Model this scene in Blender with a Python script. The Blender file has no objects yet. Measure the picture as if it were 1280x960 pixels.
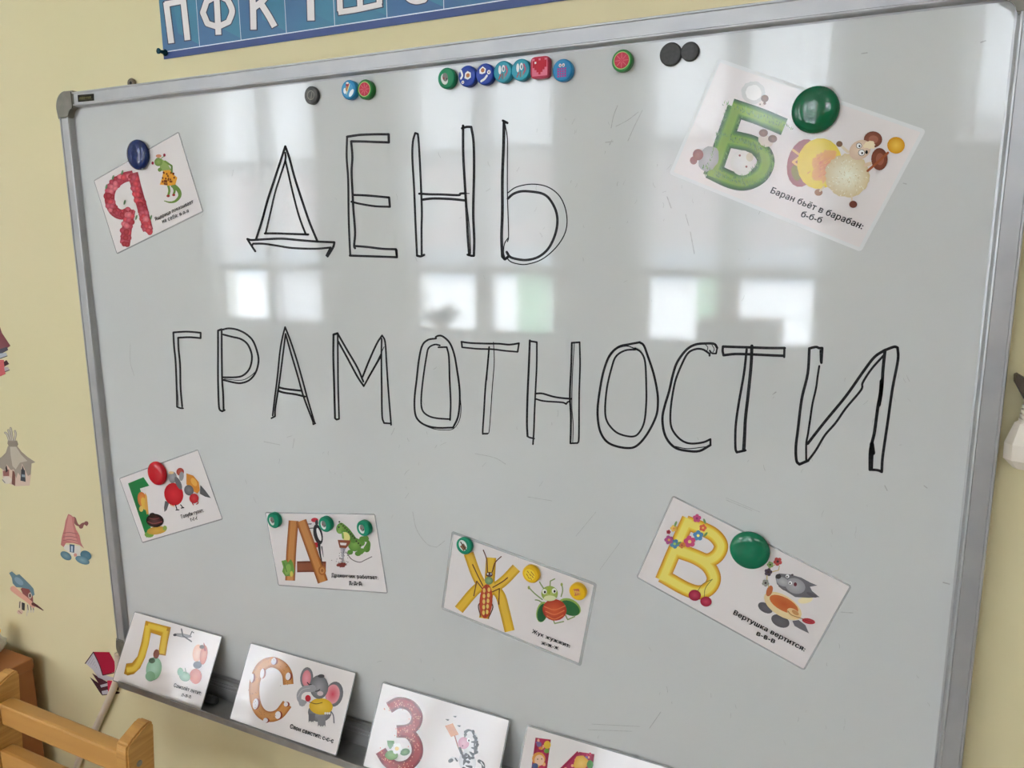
import bpy, bmesh, math, random
from mathutils import Vector, Matrix
from mathutils.geometry import tessellate_polygon

random.seed(7)
SC = bpy.context.scene
COL = SC.collection

# ------------------------------------------------------------------ camera
# world: x along the whiteboard, z up, whiteboard face at y = 0, room towards -y
ZT = 1.45                                   # top of the white writing surface
BW, BH = 1.16, 0.849                        # writing surface of a 120 x 90 board
F = 965.0                                   # focal length in pixels of a 1280 wide picture
R3 = ((0.9009378973744899, 0.00620708870198218, 0.43390364958626326),
      (0.07547623631205636, 0.9824160243494199, -0.17076912148760026),
      (-0.4273338774618737, 0.1866017876423639, 0.8846273396306913))
CAM = Vector((1.0814, -0.7829, ZT - 0.18725))
def b2w(v): return Vector((v[0], v[2], -v[1]))      # fitted board frame -> world
AX = [b2w(r) for r in R3]                           # right, down, forward
cd = bpy.data.cameras.new('camera'); cam = bpy.data.objects.new('camera', cd); COL.objects.link(cam)
cd.sensor_width = 36; cd.lens = 36 * F / 1280; cd.clip_start = 0.01
cam.matrix_world = Matrix(((AX[0].x, -AX[1].x, -AX[2].x, CAM.x), (AX[0].y, -AX[1].y, -AX[2].y, CAM.y),
                           (AX[0].z, -AX[1].z, -AX[2].z, CAM.z), (0, 0, 0, 1)))
SC.camera = cam

# ------------------------------------------------------------------ sky, exposure
w = bpy.data.worlds.new('world'); SC.world = w; w.use_nodes = True
bg = w.node_tree.nodes['Background']; bg.inputs[0].default_value = (0.90, 0.98, 1.06, 1); bg.inputs[1].default_value = 11.0
vs = SC.view_settings
vs.view_transform = 'Standard'; vs.look = 'None'; vs.gamma = 1; vs.use_curve_mapping = False
vs.exposure = 0.82
SC.cycles.use_denoising = True
SC.cycles.max_bounces = 8; SC.cycles.diffuse_bounces = 5; SC.cycles.transparent_max_bounces = 12

WINY = -5.0
WINS = [(-5.05, -3.70), (-2.72, -1.33), (-0.63, 0.68), (1.45, 2.75)]
WZ0, WZ1 = 0.42, 2.78
for i, (a, b) in enumerate(WINS):           # sampling portals for the daylight in the window openings
    l = bpy.data.lights.new('window_daylight', 'AREA'); l.shape = 'RECTANGLE'; l.size = b - a; l.size_y = WZ1 - WZ0
    l.cycles.is_portal = True
    o = bpy.data.objects.new('window_daylight', l); COL.objects.link(o)
    o.location = ((a + b) / 2, WINY - 0.26, (WZ0 + WZ1) / 2); o.rotation_euler = (math.radians(90), 0, 0)

# ------------------------------------------------------------------ colour and material helpers
K = 0.80                                    # photo brightness of a perfectly white surface on the board
def lin(c):
    c = c / 255
    return c / 12.92 if c <= 0.04045 else ((c + 0.055) / 1.055) ** 2.4
def A(r, g, b): return tuple(min(0.92, lin(v) / K) for v in (r, g, b)) + (1,)
MATS = {}
def mat(name, col, rough=0.5, metal=0.0, coat=0.0, noise=None, spec=0.5, bump=None):
    if name in MATS: return MATS[name]
    m = bpy.data.materials.new(name); m.use_nodes = True; nt = m.node_tree
    p = nt.nodes['Principled BSDF']
    p.inputs['Base Color'].default_value = col; p.inputs['Roughness'].default_value = rough
    p.inputs['Metallic'].default_value = metal; p.inputs['Coat Weight'].default_value = coat
    p.inputs['Coat Roughness'].default_value = 0.06; p.inputs['Specular IOR Level'].default_value = spec
    if noise or bump:
        tc = nt.nodes.new('ShaderNodeTexCoord'); mp = nt.nodes.new('ShaderNodeMapping')
        nt.links.new(tc.outputs['Object'], mp.inputs[0])
    if noise:
        sc, col2, stretch, detail = noise
        mp.inputs['Scale'].default_value = stretch
        n = nt.nodes.new('ShaderNodeTexNoise'); n.inputs['Scale'].default_value = sc; n.inputs['Detail'].default_value = detail
        r = nt.nodes.new('ShaderNodeMix'); r.data_type = 'RGBA'
        r.inputs['A'].default_value = col; r.inputs['B'].default_value = col2
        rp = nt.nodes.new('ShaderNodeMapRange'); rp.inputs[1].default_value = 0.35; rp.inputs[2].default_value = 0.65
        nt.links.new(mp.outputs[0], n.inputs['Vector']); nt.links.new(n.outputs['Fac'], rp.inputs[0])
        nt.links.new(rp.outputs[0], r.inputs['Factor']); nt.links.new(r.outputs['Result'], p.inputs['Base Color'])
    if bump:
        sc, st = bump
        n2 = nt.nodes.new('ShaderNodeTexNoise'); n2.inputs['Scale'].default_value = sc; n2.inputs['Detail'].default_value = 3
        bp = nt.nodes.new('ShaderNodeBump'); bp.inputs['Strength'].default_value = st; bp.inputs['Distance'].default_value = 0.002
        nt.links.new(tc.outputs['Object'], n2.inputs['Vector']); nt.links.new(n2.outputs['Fac'], bp.inputs['Height'])
        nt.links.new(bp.outputs[0], p.inputs['Normal'])
    MATS[name] = m; return m
def vcol_mat(name, rough, coat, spec=0.5):
    m = mat(name, (1, 1, 1, 1), rough, coat=coat, spec=spec); nt = m.node_tree
    a = nt.nodes.new('ShaderNodeAttribute'); a.attribute_name = 'ink'
    nt.links.new(a.outputs['Color'], nt.nodes['Principled BSDF'].inputs['Base Color'])
    return m
def mix_mat(name, trans, shader2, fac, col1=(1, 1, 1, 1), col2=(0.9, 0.9, 0.9, 1), rough=0.1):
    m = bpy.data.materials.new(name); m.use_nodes = True; nt = m.node_tree
    nt.nodes.remove(nt.nodes['Principled BSDF']); out = nt.nodes['Material Output']
    t = nt.nodes.new('ShaderNodeBsdfTransparent'); t.inputs[0].default_value = col1
    s = nt.nodes.new(shader2); s.inputs[0].default_value = col2
    if 'Roughness' in s.inputs: s.inputs['Roughness'].default_value = rough
    x = nt.nodes.new('ShaderNodeMixShader'); x.inputs[0].default_value = fac
    nt.links.new(t.outputs[0], x.inputs[1]); nt.links.new(s.outputs[0], x.inputs[2]); nt.links.new(x.outputs[0], out.inputs[0])
    MATS[name] = m; return m

M_wall = mat('wall_paint', A(206, 194, 156), 0.75, noise=(2.2, A(203, 193, 152), (1, 1, 1), 2), bump=(90, 0.06))
M_room = mat('room_paint', (0.72, 0.69, 0.58, 1), 0.8, noise=(2, (0.70, 0.67, 0.57, 1), (1, 1, 1), 2))
M_ceil = mat('ceiling_paint', (0.85, 0.85, 0.83, 1), 0.8, noise=(3, (0.82, 0.82, 0.80, 1), (1, 1, 1), 2))
M_floor = mat('floor_laminate', (0.34, 0.28, 0.21, 1), 0.45, noise=(5, (0.28, 0.22, 0.16, 1), (1, 12, 1), 4))
M_board = mat('board_enamel', A(190, 191, 189), 0.045, noise=(3, A(187, 188, 187), (1, 1, 1), 2), spec=0.5)
M_alu = mat('aluminium', (0.46, 0.46, 0.46, 1), 0.36, metal=0.4, noise=(30, (0.42, 0.42, 0.43, 1), (1, 1, 1), 2))
M_cap = mat('grey_plastic', A(120, 116, 105), 0.4, noise=(60, A(105, 102, 92), (1, 1, 1), 2))
M_tray = mat('tray_metal', (0.40, 0.40, 0.40, 1), 0.4, metal=0.6, noise=(40, (0.34, 0.34, 0.34, 1), (1, 1, 1), 2))
M_ink = mat('marker_ink', (0.008, 0.007, 0.008, 1), 0.4, spec=.2, noise=(300, (0.02, 0.019, 0.02, 1), (1, 1, 1), 1))
M_scuff = mat('scuff_grey', A(150, 150, 149), 0.4, noise=(300, A(165, 165, 163), (1, 1, 1), 1))
M_paper = mat('glossy_card', A(212, 205, 203), 0.06, coat=0.0, spec=.45, noise=(8, A(209, 202, 201), (1, 1, 1), 1))
M_print = vcol_mat('printed_ink', 0.06, 0.0, 0.45)
M_face = vcol_mat('magnet_print', 0.4, 0.0, 0.2)
M_poster = vcol_mat('poster_print', 0.35, 0.0)
M_stick = vcol_mat('sticker_print', 0.6, 0.0, 0.2)
M_text = mat('caption_ink', (0.015, 0.014, 0.014, 1), 0.15, noise=(200, (0.02, 0.02, 0.02, 1), (1, 1, 1), 1))
M_film = mix_mat('laminate_film', 1, 'ShaderNodeBsdfPrincipled', 0.4, col2=(0.6, 0.6, 0.6, 1), rough=0.12)
M_film2 = mix_mat('glare_laminate_film', 1, 'ShaderNodeBsdfPrincipled', 0.85, col2=(0.9, 0.9, 0.9, 1), rough=0.2)  # whiter copy of the film: window glare on the rim put into its colour
M_glass = mix_mat('window_glass', 1, 'ShaderNodeBsdfGlossy', 0.06, rough=0.0)
M_tulle = mix_mat('tulle', 1, 'ShaderNodeBsdfTranslucent', 0.72, col2=(0.60, 0.60, 0.62, 1))
M_green_sheer = mix_mat('green_sheer', 1, 'ShaderNodeBsdfTranslucent', 0.75, col1=(0.5, 0.8, 0.55, 1), col2=(0.45, 0.7, 0.5, 1))
M_pvc = mat('white_pvc', (0.8, 0.8, 0.8, 1), 0.35, noise=(20, (0.77, 0.77, 0.77, 1), (1, 1, 1), 1))
M_chair = mat('birch_varnish', A(196, 148, 82), 0.38, noise=(14, A(178, 128, 64), (1, 1, 14), 4))
M_chair_rail = mat('birch_varnish_rail', A(196, 148, 82), 0.38, noise=(14, A(178, 128, 64), (0.12, 1, 1.5), 4))
M_cab = mat('cabinet_veneer', A(150, 92, 50), 0.4, noise=(10, A(132, 78, 40), (1, 1, 0.1), 4))

# ------------------------------------------------------------------ object helpers
def tag(o, label=None, cat=None, group=None, kind=None):
    for k, v in (('label', label), ('category', cat), ('group', group), ('kind', kind)):
        if v: o[k] = v
    return o
def link(name, me, m, parent=None, smooth=False):
    o = bpy.data.objects.new(name, me); COL.objects.link(o)
    if m is not None and not me.materials: me.materials.append(m)
    if parent is not None:
        o.parent = parent; o.matrix_parent_inverse = Matrix()
    if smooth:
        for p in me.polygons: p.use_smooth = True
    return o
def obj(name, bm, m, parent=None, smooth=False):
    me = bpy.data.meshes.new(name); bmesh.ops.recalc_face_normals(bm, faces=bm.faces[:]); bm.to_mesh(me); bm.free()
    return link(name, me, m, parent, smooth)
def empty(name, loc=(0, 0, 0)):
    o = bpy.data.objects.new(name, None); o.empty_display_size = 0.02; COL.objects.link(o); o.location = loc; return o
def box(bm, x0, x1, y0, y1, z0, z1, bev=0.0):
    vs_ = [bm.verts.new((x, y, z)) for x in (x0, x1) for y in (y0, y1) for z in (z0, z1)]
    fs = [bm.faces.new([vs_[i] for i in q]) for q in ((0, 1, 3, 2), (4, 6, 7, 5), (0, 4, 5, 1), (2, 3, 7, 6), (0, 2, 6, 4), (1, 5, 7, 3))]
    if bev:
        es = list({e for f in fs for e in f.edges})
        bmesh.ops.bevel(bm, geom=es, offset=bev, segments=2, affect='EDGES', profile=0.6)
    return bm
def lathe(bm, prof, n=32, M=None):
    """prof: list of (r, h) around local +Z"""
    rings = []
    for r, h in prof:
        if r < 1e-6: rings.append([bm.verts.new((0, 0, h))])
        else: rings.append([bm.verts.new((r * math.cos(2 * math.pi * i / n), r * math.sin(2 * math.pi * i / n), h)) for i in range(n)])
    for a, b in zip(rings, rings[1:]):
        for i in range(n):
            j = (i + 1) % n
            if len(a) == 1: bm.faces.new((a[0], b[i], b[j]))
            elif len(b) == 1: bm.faces.new((a[i], a[j], b[0]))
            else: bm.faces.new((a[i], a[j], b[j], b[i]))
    if M is not None: bmesh.ops.transform(bm, matrix=M, verts=bm.verts[:])
    return bm
def tube(bm, pts, r, n=10):
    pts = [Vector(p) for p in pts]; rings = []
    for i, p in enumerate(pts):
        t = (pts[min(i + 1, len(pts) - 1)] - pts[max(i - 1, 0)]).normalized()
        u = t.cross(Vector((0.3, 0.9, 0.2))).normalized(); v = t.cross(u)
        rings.append([bm.verts.new(p + r * (math.cos(2 * math.pi * k / n) * u + math.sin(2 * math.pi * k / n) * v)) for k in range(n)])
    for a, b in zip(rings, rings[1:]):
        for i in range(n): bm.faces.new((a[i], a[(i + 1) % n], b[(i + 1) % n], b[i]))
    bm.faces.new(rings[0]); bm.faces.new(rings[-1][::-1])
    return bm
def extrude_profile(bm, prof, fn0, fn1):
    """prof 2-D polygon; fn maps a profile point to 3-D at either end"""
    a = [bm.verts.new(fn0(*q)) for q in prof]; b = [bm.verts.new(fn1(*q)) for q in prof]
    n = len(prof)
    for i in range(n): bm.faces.new((a[i], a[(i + 1) % n], b[(i + 1) % n], b[i]))
    bm.faces.new(a[::-1]); bm.faces.new(b)
    return bm

# ------------------------------------------------------------------ pixels -> points on real surfaces
def ray(px, py): return AX[0] * ((px - 640) / F) + AX[1] * ((py - 480) / F) + AX[2]
class Surf:
    """a flat surface: origin, unit normal towards the viewer side, in-plane axes u (right) and v (up)"""
    def __init__(s, o, n, u=None):
        s.o = Vector(o); s.n = Vector(n).normalized()
        s.u = Vector(u if u else (1, 0, 0)); s.u = (s.u - s.n * s.u.dot(s.n)).normalized(); s.v = s.n.cross(s.u)
        s.M = Matrix(((s.u.x, s.v.x, s.n.x, s.o.x), (s.u.y, s.v.y, s.n.y, s.o.y), (s.u.z, s.v.z, s.n.z, s.o.z), (0, 0, 0, 1)))
    def hit(s, px, py):
        d = ray(px, py); k = (s.o - CAM).dot(s.n) / d.dot(s.n); return CAM + d * k
    def loc(s, px, py):                      # 2-D coordinates on the surface
        q = s.hit(px, py) - s.o; return (q.dot(s.u), q.dot(s.v))
BOARD = Surf((0, 0, ZT), (0, -1, 0))
WALL = Surf((0, 0.02, ZT), (0, -1, 0))

def smooth_path(pts, sub=5, corner=52):
    pts = [Vector(p) for p in pts]
    if len(pts) < 3: return [pts]
    parts, cur = [], [pts[0]]
    for i in range(1, len(pts)):
        cur.append(pts[i])
        if i < len(pts) - 1:
            a, b = pts[i] - pts[i - 1], pts[i + 1] - pts[i]
            if a.length > 0 and b.length > 0 and math.degrees(a.angle(b)) > corner:
                parts.append(cur); cur = [pts[i]]
    parts.append(cur); out = []
    for c in parts:
        if len(c) < 3: out.append(c); continue
        q = []
        for i in range(len(c) - 1):
            p0 = c[i - 1] if i else c[0] * 2 - c[1]; p1, p2 = c[i], c[i + 1]; p3 = c[i + 2] if i + 2 < len(c) else c[-1] * 2 - c[-2]
            for k in range(sub):
                t = k / sub
                q.append(0.5 * ((2 * p1) + (p2 - p0) * t + (2 * p0 - 5 * p1 + 4 * p2 - p3) * t * t + (3 * p1 - p0 - 3 * p2 + p3) * t ** 3))
        q.append(c[-1]); out.append(q)
    return out
def ribbon(pts, wd, caps=True):
    """2-D ribbon polygons (quads) along a polyline; wd a width or a list of two end widths"""
    n = len(pts); L, Rr = [], []
    w0, w1 = (wd if isinstance(wd, (list, tuple)) else (wd, wd))
    for i, p in enumerate(pts):
        t = pts[min(i + 1, n - 1)] - pts[max(i - 1, 0)]
        if t.length == 0: t = Vector((1, 0))
        t = t.normalized(); nn = Vector((-t.y, t.x)); h = (w0 + (w1 - w0) * i / max(1, n - 1)) / 2
        L.append(p + nn * h); Rr.append(p - nn * h)
    polys = [[L[i], L[i + 1], Rr[i + 1], Rr[i]] for i in range(n - 1)]
    if caps:
        for p, h in ((pts[0], w0 / 2), (pts[-1], w1 / 2)):
            polys.append([p + Vector((math.cos(k * math.pi / 4), math.sin(k * math.pi / 4))) * h for k in range(8)])
    return polys

class Art:
    """flat print: coloured shapes given in the pixels of an enlarged crop (x0, y0, scale)"""
    def __init__(s, crop): s.x0, s.y0, s.s = crop; s.items = []; s.layer = 0
    def _add(s, verts, faces, cols, dl=0): s.items.append((verts, faces, cols, s.layer + dl))
    def poly(s, pts, c, c2=None):
        s.layer += 1; pts = [Vector((p[0], p[1])) for p in pts]
        tri = tessellate_polygon([[Vector((p.x, p.y, 0)) for p in pts]])
        s._add(pts, [list(t) for t in tri], [c] * len(pts))
    def ell(s, cx, cy, rx, ry, c, c2=None, rot=0, n=20, jag=0):
        s.layer += 1; a = math.radians(rot); vs_ = [Vector((cx, cy))]
        for i in range(n):
            t = 2 * math.pi * i / n; k = 1 + (random.uniform(-jag, jag) if jag else 0); x, y = rx * k * math.cos(t), ry * k * math.sin(t)
            vs_.append(Vector((cx + x * math.cos(a) - y * math.sin(a), cy + x * math.sin(a) + y * math.cos(a))))
        s._add(vs_, [[0, i + 1, (i + 1) % n + 1] for i in range(n)], [c2 or c] + [c] * n)
    def line(s, pts, wd, c, sub=4, caps=True):
        s.layer += 1
        for part in smooth_path(pts, sub):
            for i, q in enumerate(ribbon(part, wd, caps)): s._add(q, [list(range(len(q)))], [c] * len(q), (-.35 if len(q) == 8 else .2 * (i % 2)))
    def stroke(s, paths, wd, cols, corner=60):
        """a fat printed letter: layers of ribbons, narrower and in the next colour each time"""
        n = len(cols)
        for k, c in enumerate(cols):
            s.layer += 1; f = 1 - 0.68 * k / max(1, n)
            for pts in paths:
                parts = smooth_path(pts, 6, corner)
                for i, part in enumerate(parts):
                    part = [Vector(p) for p in part]; s.layer += .5
                    for j, q in enumerate(ribbon(part, wd * f, False)): s._add(q, [list(range(len(q)))], [c] * len(q), .15 * (j % 2))
                    for e, p in ((0, part[0]), (1, part[-1])):       # fill the knee at sharp corners
                        if (e == 0 and i > 0) or (e == 1 and i < len(parts) - 1):
                            h = wd * f / 2
                            q = [p + Vector((math.cos(t * math.pi / 6), math.sin(t * math.pi / 6))) * h for t in range(12)]
                            s._add(q, [list(range(12))], [c] * 12, -.2 if e else -.3)
    def flower(s, x, y, r, c, mid):
        for k in range(5):
            t = k * 2 * math.pi / 5 + x
            s.ell(x + 0.58 * r * math.cos(t), y + 0.58 * r * math.sin(t), 0.46 * r, 0.46 * r, c, n=8)
        s.ell(x, y, 0.3 * r, 0.3 * r, mid, n=8)
    def beads(s, path, step, r, cols, jit=6):
        for part in smooth_path(path, 6, 180):
            acc = 0; last = part[0]
            for p in part:
                acc += (p - last).length; last = p
                if acc >= step:
                    acc = 0
                    c = random.choice(cols)
                    s.ell(p.x + random.uniform(-jit, jit), p.y + random.uniform(-jit, jit), r * random.uniform(.8, 1.2), r * random.uniform(.9, 1.3), c,
                          tuple(min(0.9, v * 1.5 + 0.03) for v in c[:3]) + (1,), random.uniform(0, 180), 10)
    def build(s, name, surf, parent, m=None, base=0.00012, dz=0.00002, parentM=None, only=None):
        """project the shapes on the surface and make one mesh; coordinates are local to the parent"""
        V, Fc, Cc = [], [], []
        inv = parentM.inverted() if parentM else Matrix(); dz = min(dz, .0008 / max(1, s.layer))
        for verts, faces, cols, layer in s.items:
            b = len(V)
            for v in verts:
                q = surf.hit(s.x0 + v.x / s.s, s.y0 + v.y / s.s) + surf.n * (base + dz * layer)
                V.append(inv @ q)
            Cc += cols; Fc += [[b + i for i in f] for f in faces]
        me = bpy.data.meshes.new(name); me.from_pydata(V, [], Fc)
        at = me.color_attributes.new('ink', 'FLOAT_COLOR', 'POINT')
        for i, c in enumerate(Cc): at.data[i].color = c
        nrm = (inv.to_3x3() @ surf.n) if parentM else surf.n
        bm = bmesh.new(); bm.from_mesh(me)
        bm.normal_update()
        for f in bm.faces:
            if f.normal.dot(nrm) < 0: f.normal_flip()
        bm.to_mesh(me); bm.free()
        return link(name, me, m or M_print, parent)

def ink_mesh(name, strokes, surf, parent, m, lift=0.0003, parentM=None):
    """pen lines: (crop, points, width in crop pixels)"""
    inv = parentM.inverted() if parentM else Matrix()
    V, Fc = [], []
    for crop, pts, wd in strokes:
        for part in smooth_path(pts):
            for q in ribbon([Vector(p) for p in part], wd):
                b = len(V)
                for v in q: V.append(inv @ (surf.hit(crop[0] + v.x / crop[2], crop[1] + v.y / crop[2]) + surf.n * lift))
                Fc.append(list(range(b, b + len(q))))
    me = bpy.data.meshes.new(name); me.from_pydata(V, [], Fc)
    nrm = (inv.to_3x3() @ surf.n)
    bm = bmesh.new(); bm.from_mesh(me); bm.normal_update()
    for f in bm.faces:
        if f.normal.dot(nrm) < 0: f.normal_flip()
    bm.to_mesh(me); bm.free()
    return link(name, me, m, parent)

def glyph_mesh(body, spacing=1.08):
    """outlines of the lettering, each contour filled on its own (overlapping contours stay clean)"""
    cu = bpy.data.curves.new('lettering', 'FONT'); cu.body = body; cu.resolution_u = 2; cu.space_character = spacing; cu.fill_mode = 'NONE'
    tmp = bpy.data.objects.new('lettering', cu); COL.objects.link(tmp)
    me = bpy.data.meshes.new_from_object(tmp); bpy.data.objects.remove(tmp)
    nb = {}
    for e in me.edges:
        a, b = e.vertices; nb.setdefault(a, []).append(b); nb.setdefault(b, []).append(a)
    seen, loops = set(), []
    for v0 in sorted(nb):
        if v0 in seen: continue
        lp, prev, cur = [], None, v0
        while cur not in seen:
            seen.add(cur); lp.append(cur); nx = [n for n in sorted(nb[cur]) if n != prev and n not in seen]
            if not nx: break
            prev, cur = cur, nx[0]
        loops.append([Vector((me.vertices[i].co.x, me.vertices[i].co.y, 0)) for i in lp])
    # non-zero winding fill, row by row (the font's contours overlap themselves)
    ys = sorted({round(p.y, 2) for l in loops for p in l} | {p.y for l in loops for p in l if abs(p.y - .542) < .002 or abs(p.y) < .002})
    edges = [(l[k - 1], l[k]) for l in loops for k in range(len(l)) if l[k - 1].y != l[k].y]
    V, Fc = [], []
    for y0, y1 in zip(ys, ys[1:]):
        if y1 - y0 < 1e-5: continue
        ym = (y0 + y1) / 2; cr = []
        for a, b in edges:
            if min(a.y, b.y) <= ym < max(a.y, b.y):
                f = lambda y: a.x + (b.x - a.x) * min(1, max(0, (y - a.y) / (b.y - a.y)))
                cr.append((f(ym), f(y0), f(y1), 1 if b.y > a.y else -1))
        cr.sort(); wnd = 0
        for k, c in enumerate(cr):
            if wnd == 0: st = c
            wnd += c[3]
            if wnd == 0:
                n = len(V); V += [Vector((st[1], y0, 0)), Vector((c[1], y0, 0)), Vector((c[2], y1, 0)), Vector((st[2], y1, 0))]; Fc.append([n, n + 1, n + 2, n + 3])
    return V, Fc
def text_mesh(name, body, surf, parent, parentM, p0, p1, m, bold=0.012, lift=0.0009, hscale=1.0):
    """lettering along a baseline from pixel p0 to pixel p1 on the surface; bold by overprinting"""
    GV, GF = glyph_mesh(body); xs = [v.x for v in GV]; x0, x1 = min(xs), max(xs)
    a, b = surf.hit(*p0), surf.hit(*p1); d = b - a; sc = d.length / (x1 - x0)
    U = d.normalized(); Vv = surf.n.cross(U); inv = parentM.inverted(); V, Fc = [], []
    for k, (ox, oy) in enumerate(((0, 0), (bold, 0), (-bold, 0), (0, bold * .6), (0, -bold * .6))):
        n0 = len(V)
        V += [inv @ (a + U * ((v.x - x0 + ox) * sc) + Vv * ((v.y + oy) * sc * hscale) + surf.n * (lift + .00001 * k)) for v in GV]
        Fc += [[n0 + i for i in f] for f in GF]
    me = bpy.data.meshes.new(name); me.from_pydata(V, [], Fc)
    return link(name, me, m, parent)

# ------------------------------------------------------------------ the room
def struct(name, bm, m, parent=None):
    o = obj(name, bm, m, parent); o['kind'] = 'structure'; return o
X0, X1, YB, YF, ZC = -6.3, 3.4, 0.02, WINY, 3.0
struct('floor', box(bmesh.new(), X0, X1, YF - .3, YB + .15, -0.1, 0), M_floor)
struct('ceiling', box(bmesh.new(), X0, X1, YF - .3, YB + .15, ZC, ZC + 0.1), M_ceil)
struct('wall_back', box(bmesh.new(), X0, X1, YB, YB + 0.15, 0, ZC), M_wall)
struct('wall_left', box(bmesh.new(), X0 - .15, X0, YF - .3, YB + .15, 0, ZC), M_room)
struct('wall_right', box(bmesh.new(), X1, X1 + .15, YF - .3, YB + .15, 0, ZC), M_room)
bm = bmesh.new()
box(bm, X0, X1, YF - .3, YF, 0, WZ0); box(bm, X0, X1, YF - .3, YF, WZ1, ZC)
xs = [X0] + [v for wv in WINS for v in wv] + [X1]
for a, b in zip(xs[0::2], xs[1::2]): box(bm, a, b, YF - .3, YF, WZ0, WZ1)
struct('wall_front', bm, M_room)
for i, (a, b) in enumerate(WINS):
    fr = bmesh.new(); y0, y1 = YF - .17, YF - .10; c = (a + b) / 2
    for q in ((a, a + .06, WZ0, WZ1), (b - .06, b, WZ0, WZ1), (c - .085, c + .085, WZ0, WZ1)): box(fr, q[0], q[1], y0, y1, q[2], q[3])
    for z0, z1 in ((WZ0, WZ0 + .06), (.95, 1.04), (1.92, 2.0), (WZ1 - .06, WZ1)): box(fr, a, b, y0 + .002, y1 + .002, z0, z1)
    wo = struct('window_%d' % (i + 1), fr, M_pvc)
    sl = bmesh.new(); box(sl, a - .05, b + .05, YF - .10, YF + .12, WZ0 - .03, WZ0, .006); obj('window_sill', sl, M_pvc, wo)
    for x0, x1 in ((a + .06, c - .085), (c + .085, b - .06)):
        for z0, z1 in ((WZ0 + .06, .95), (1.04, 1.92), (2.0, WZ1 - .06)):
            obj('pane', box(bmesh.new(), x0, x1, YF - .138, YF - .134, z0, z1), M_glass, wo)
# outdoors: pale yard and the house across it
struct('floor_yard', box(bmesh.new(), -40, 30, -45, YF - .31, -0.3, -0.05),
       mat('pale_yard', (0.9, 0.9, 0.89, 1), 0.9, noise=(0.4, (0.86, 0.86, 0.85, 1), (1, 1, 1), 3)))
hs = empty('house', (-8, -22, -0.05)); tag(hs, 'pink rendered house with pale blue plinth across the yard outside the windows', 'house')
M_pink = mat('pink_render', (0.5, 0.33, 0.32, 1), 0.9, noise=(1, (0.46, 0.3, 0.29, 1), (1, 1, 1), 2))
obj('wall', box(bmesh.new(), -14, 14, -4, 0, 1.0, 3.7), M_pink, hs)
obj('plinth', box(bmesh.new(), -14.05, 14.05, -4.05, .06, 0, 1.0), mat('blue_plinth', (0.55, 0.64, 0.74, 1), 0.9, noise=(1, (0.5, 0.6, 0.7, 1), (1, 1, 1), 2)), hs)
rb = bmesh.new(); extrude_profile(rb, [(-4.3, 3.7), (.3, 3.7), (-2, 4.4)], lambda y, z: (-14.2, y, z), lambda y, z: (14.2, y, z))
obj('roof', rb, mat('grey_roof', (0.4, 0.4, 0.42, 1), 0.8, noise=(2, (0.35, 0.35, 0.37, 1), (1, 1, 1), 2)), hs)
for k in range(8): obj('window', box(bmesh.new(), -12.6 + 3.5 * k, -11.5 + 3.5 * k, .0, .03, 1.7, 3.0), mat('dark_pane', (0.1, 0.12, 0.14, 1), 0.1, noise=(1, (.08, .1, .12, 1), (1, 1, 1), 1)), hs)

def curtain(name, x0, x1, z0, z1, y, m, label, cat='curtain', amp=.025, per=.11):
    me = bmesh.new(); n = int((x1 - x0) / .015); prev = None
    for i in range(n + 1):
        x = x0 + (x1 - x0) * i / n; yy = y + amp * math.sin(2 * math.pi * x / per) * (1 + .3 * math.sin(x * 7))
        cur = (me.verts.new((x, yy, z0)), me.verts.new((x, yy, z1)))
        if prev: me.faces.new((prev[0], cur[0], cur[1], prev[1]))
        prev = cur
    o = obj(name, me, m, None, True); return tag(o, label, cat)
places = ('window beside the left wall', 'window with the potted plant', 'window above the toy shelf with the tall back', 'window beside the right wall')
for i, (a, b) in enumerate(WINS):
    t = curtain('sheer_curtain', a - .08, b + .08, 1.02, 2.86, YF + .07, M_tulle, 'white sheer curtain over the %s' % places[i])
    t['group'] = 'sheer curtains on the windows'
    rod = bmesh.new(); tube(rod, [(a - .15, YF + .07, 2.87), (b + .15, YF + .07, 2.87)], .012); obj('curtain_rod', rod, M_pvc, t)
    if i == 0:
        g = curtain('cafe_curtain', (a + b) / 2 + .02, b - .04, WZ0 + .06, .96, YF - .05, M_tulle, 'added white sheer half curtain dimming the low window by the left wall', amp=.012, per=.06)  # half curtain added to dim this pane's reflection in the board
        rod = bmesh.new(); tube(rod, [((a + b) / 2, YF - .05, .965), (b - .04, YF - .05, .965)], .005); obj('curtain_wire', rod, M_pvc, g)
    if i in (1, 2):
        gx1 = b - .06 if i == 1 else (a + b) / 2 - .06
        g = curtain('cafe_curtain', gx1 - (.30 if i == 1 else .16), gx1, WZ0 + .06, .96, YF - .05, M_green_sheer,
                    'narrow pale green sheer strip low in the %s' % ('window with the plant', 'shelf window')[i - 1], amp=.012, per=.06)
        g['group'] = 'green strips on the windows'
        rod = bmesh.new(); tube(rod, [((a + .06) if i == 2 else a + .8, YF - .05, .965), (gx1, YF - .05, .965)], .005); obj('curtain_wire', rod, M_pvc, g)

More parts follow.
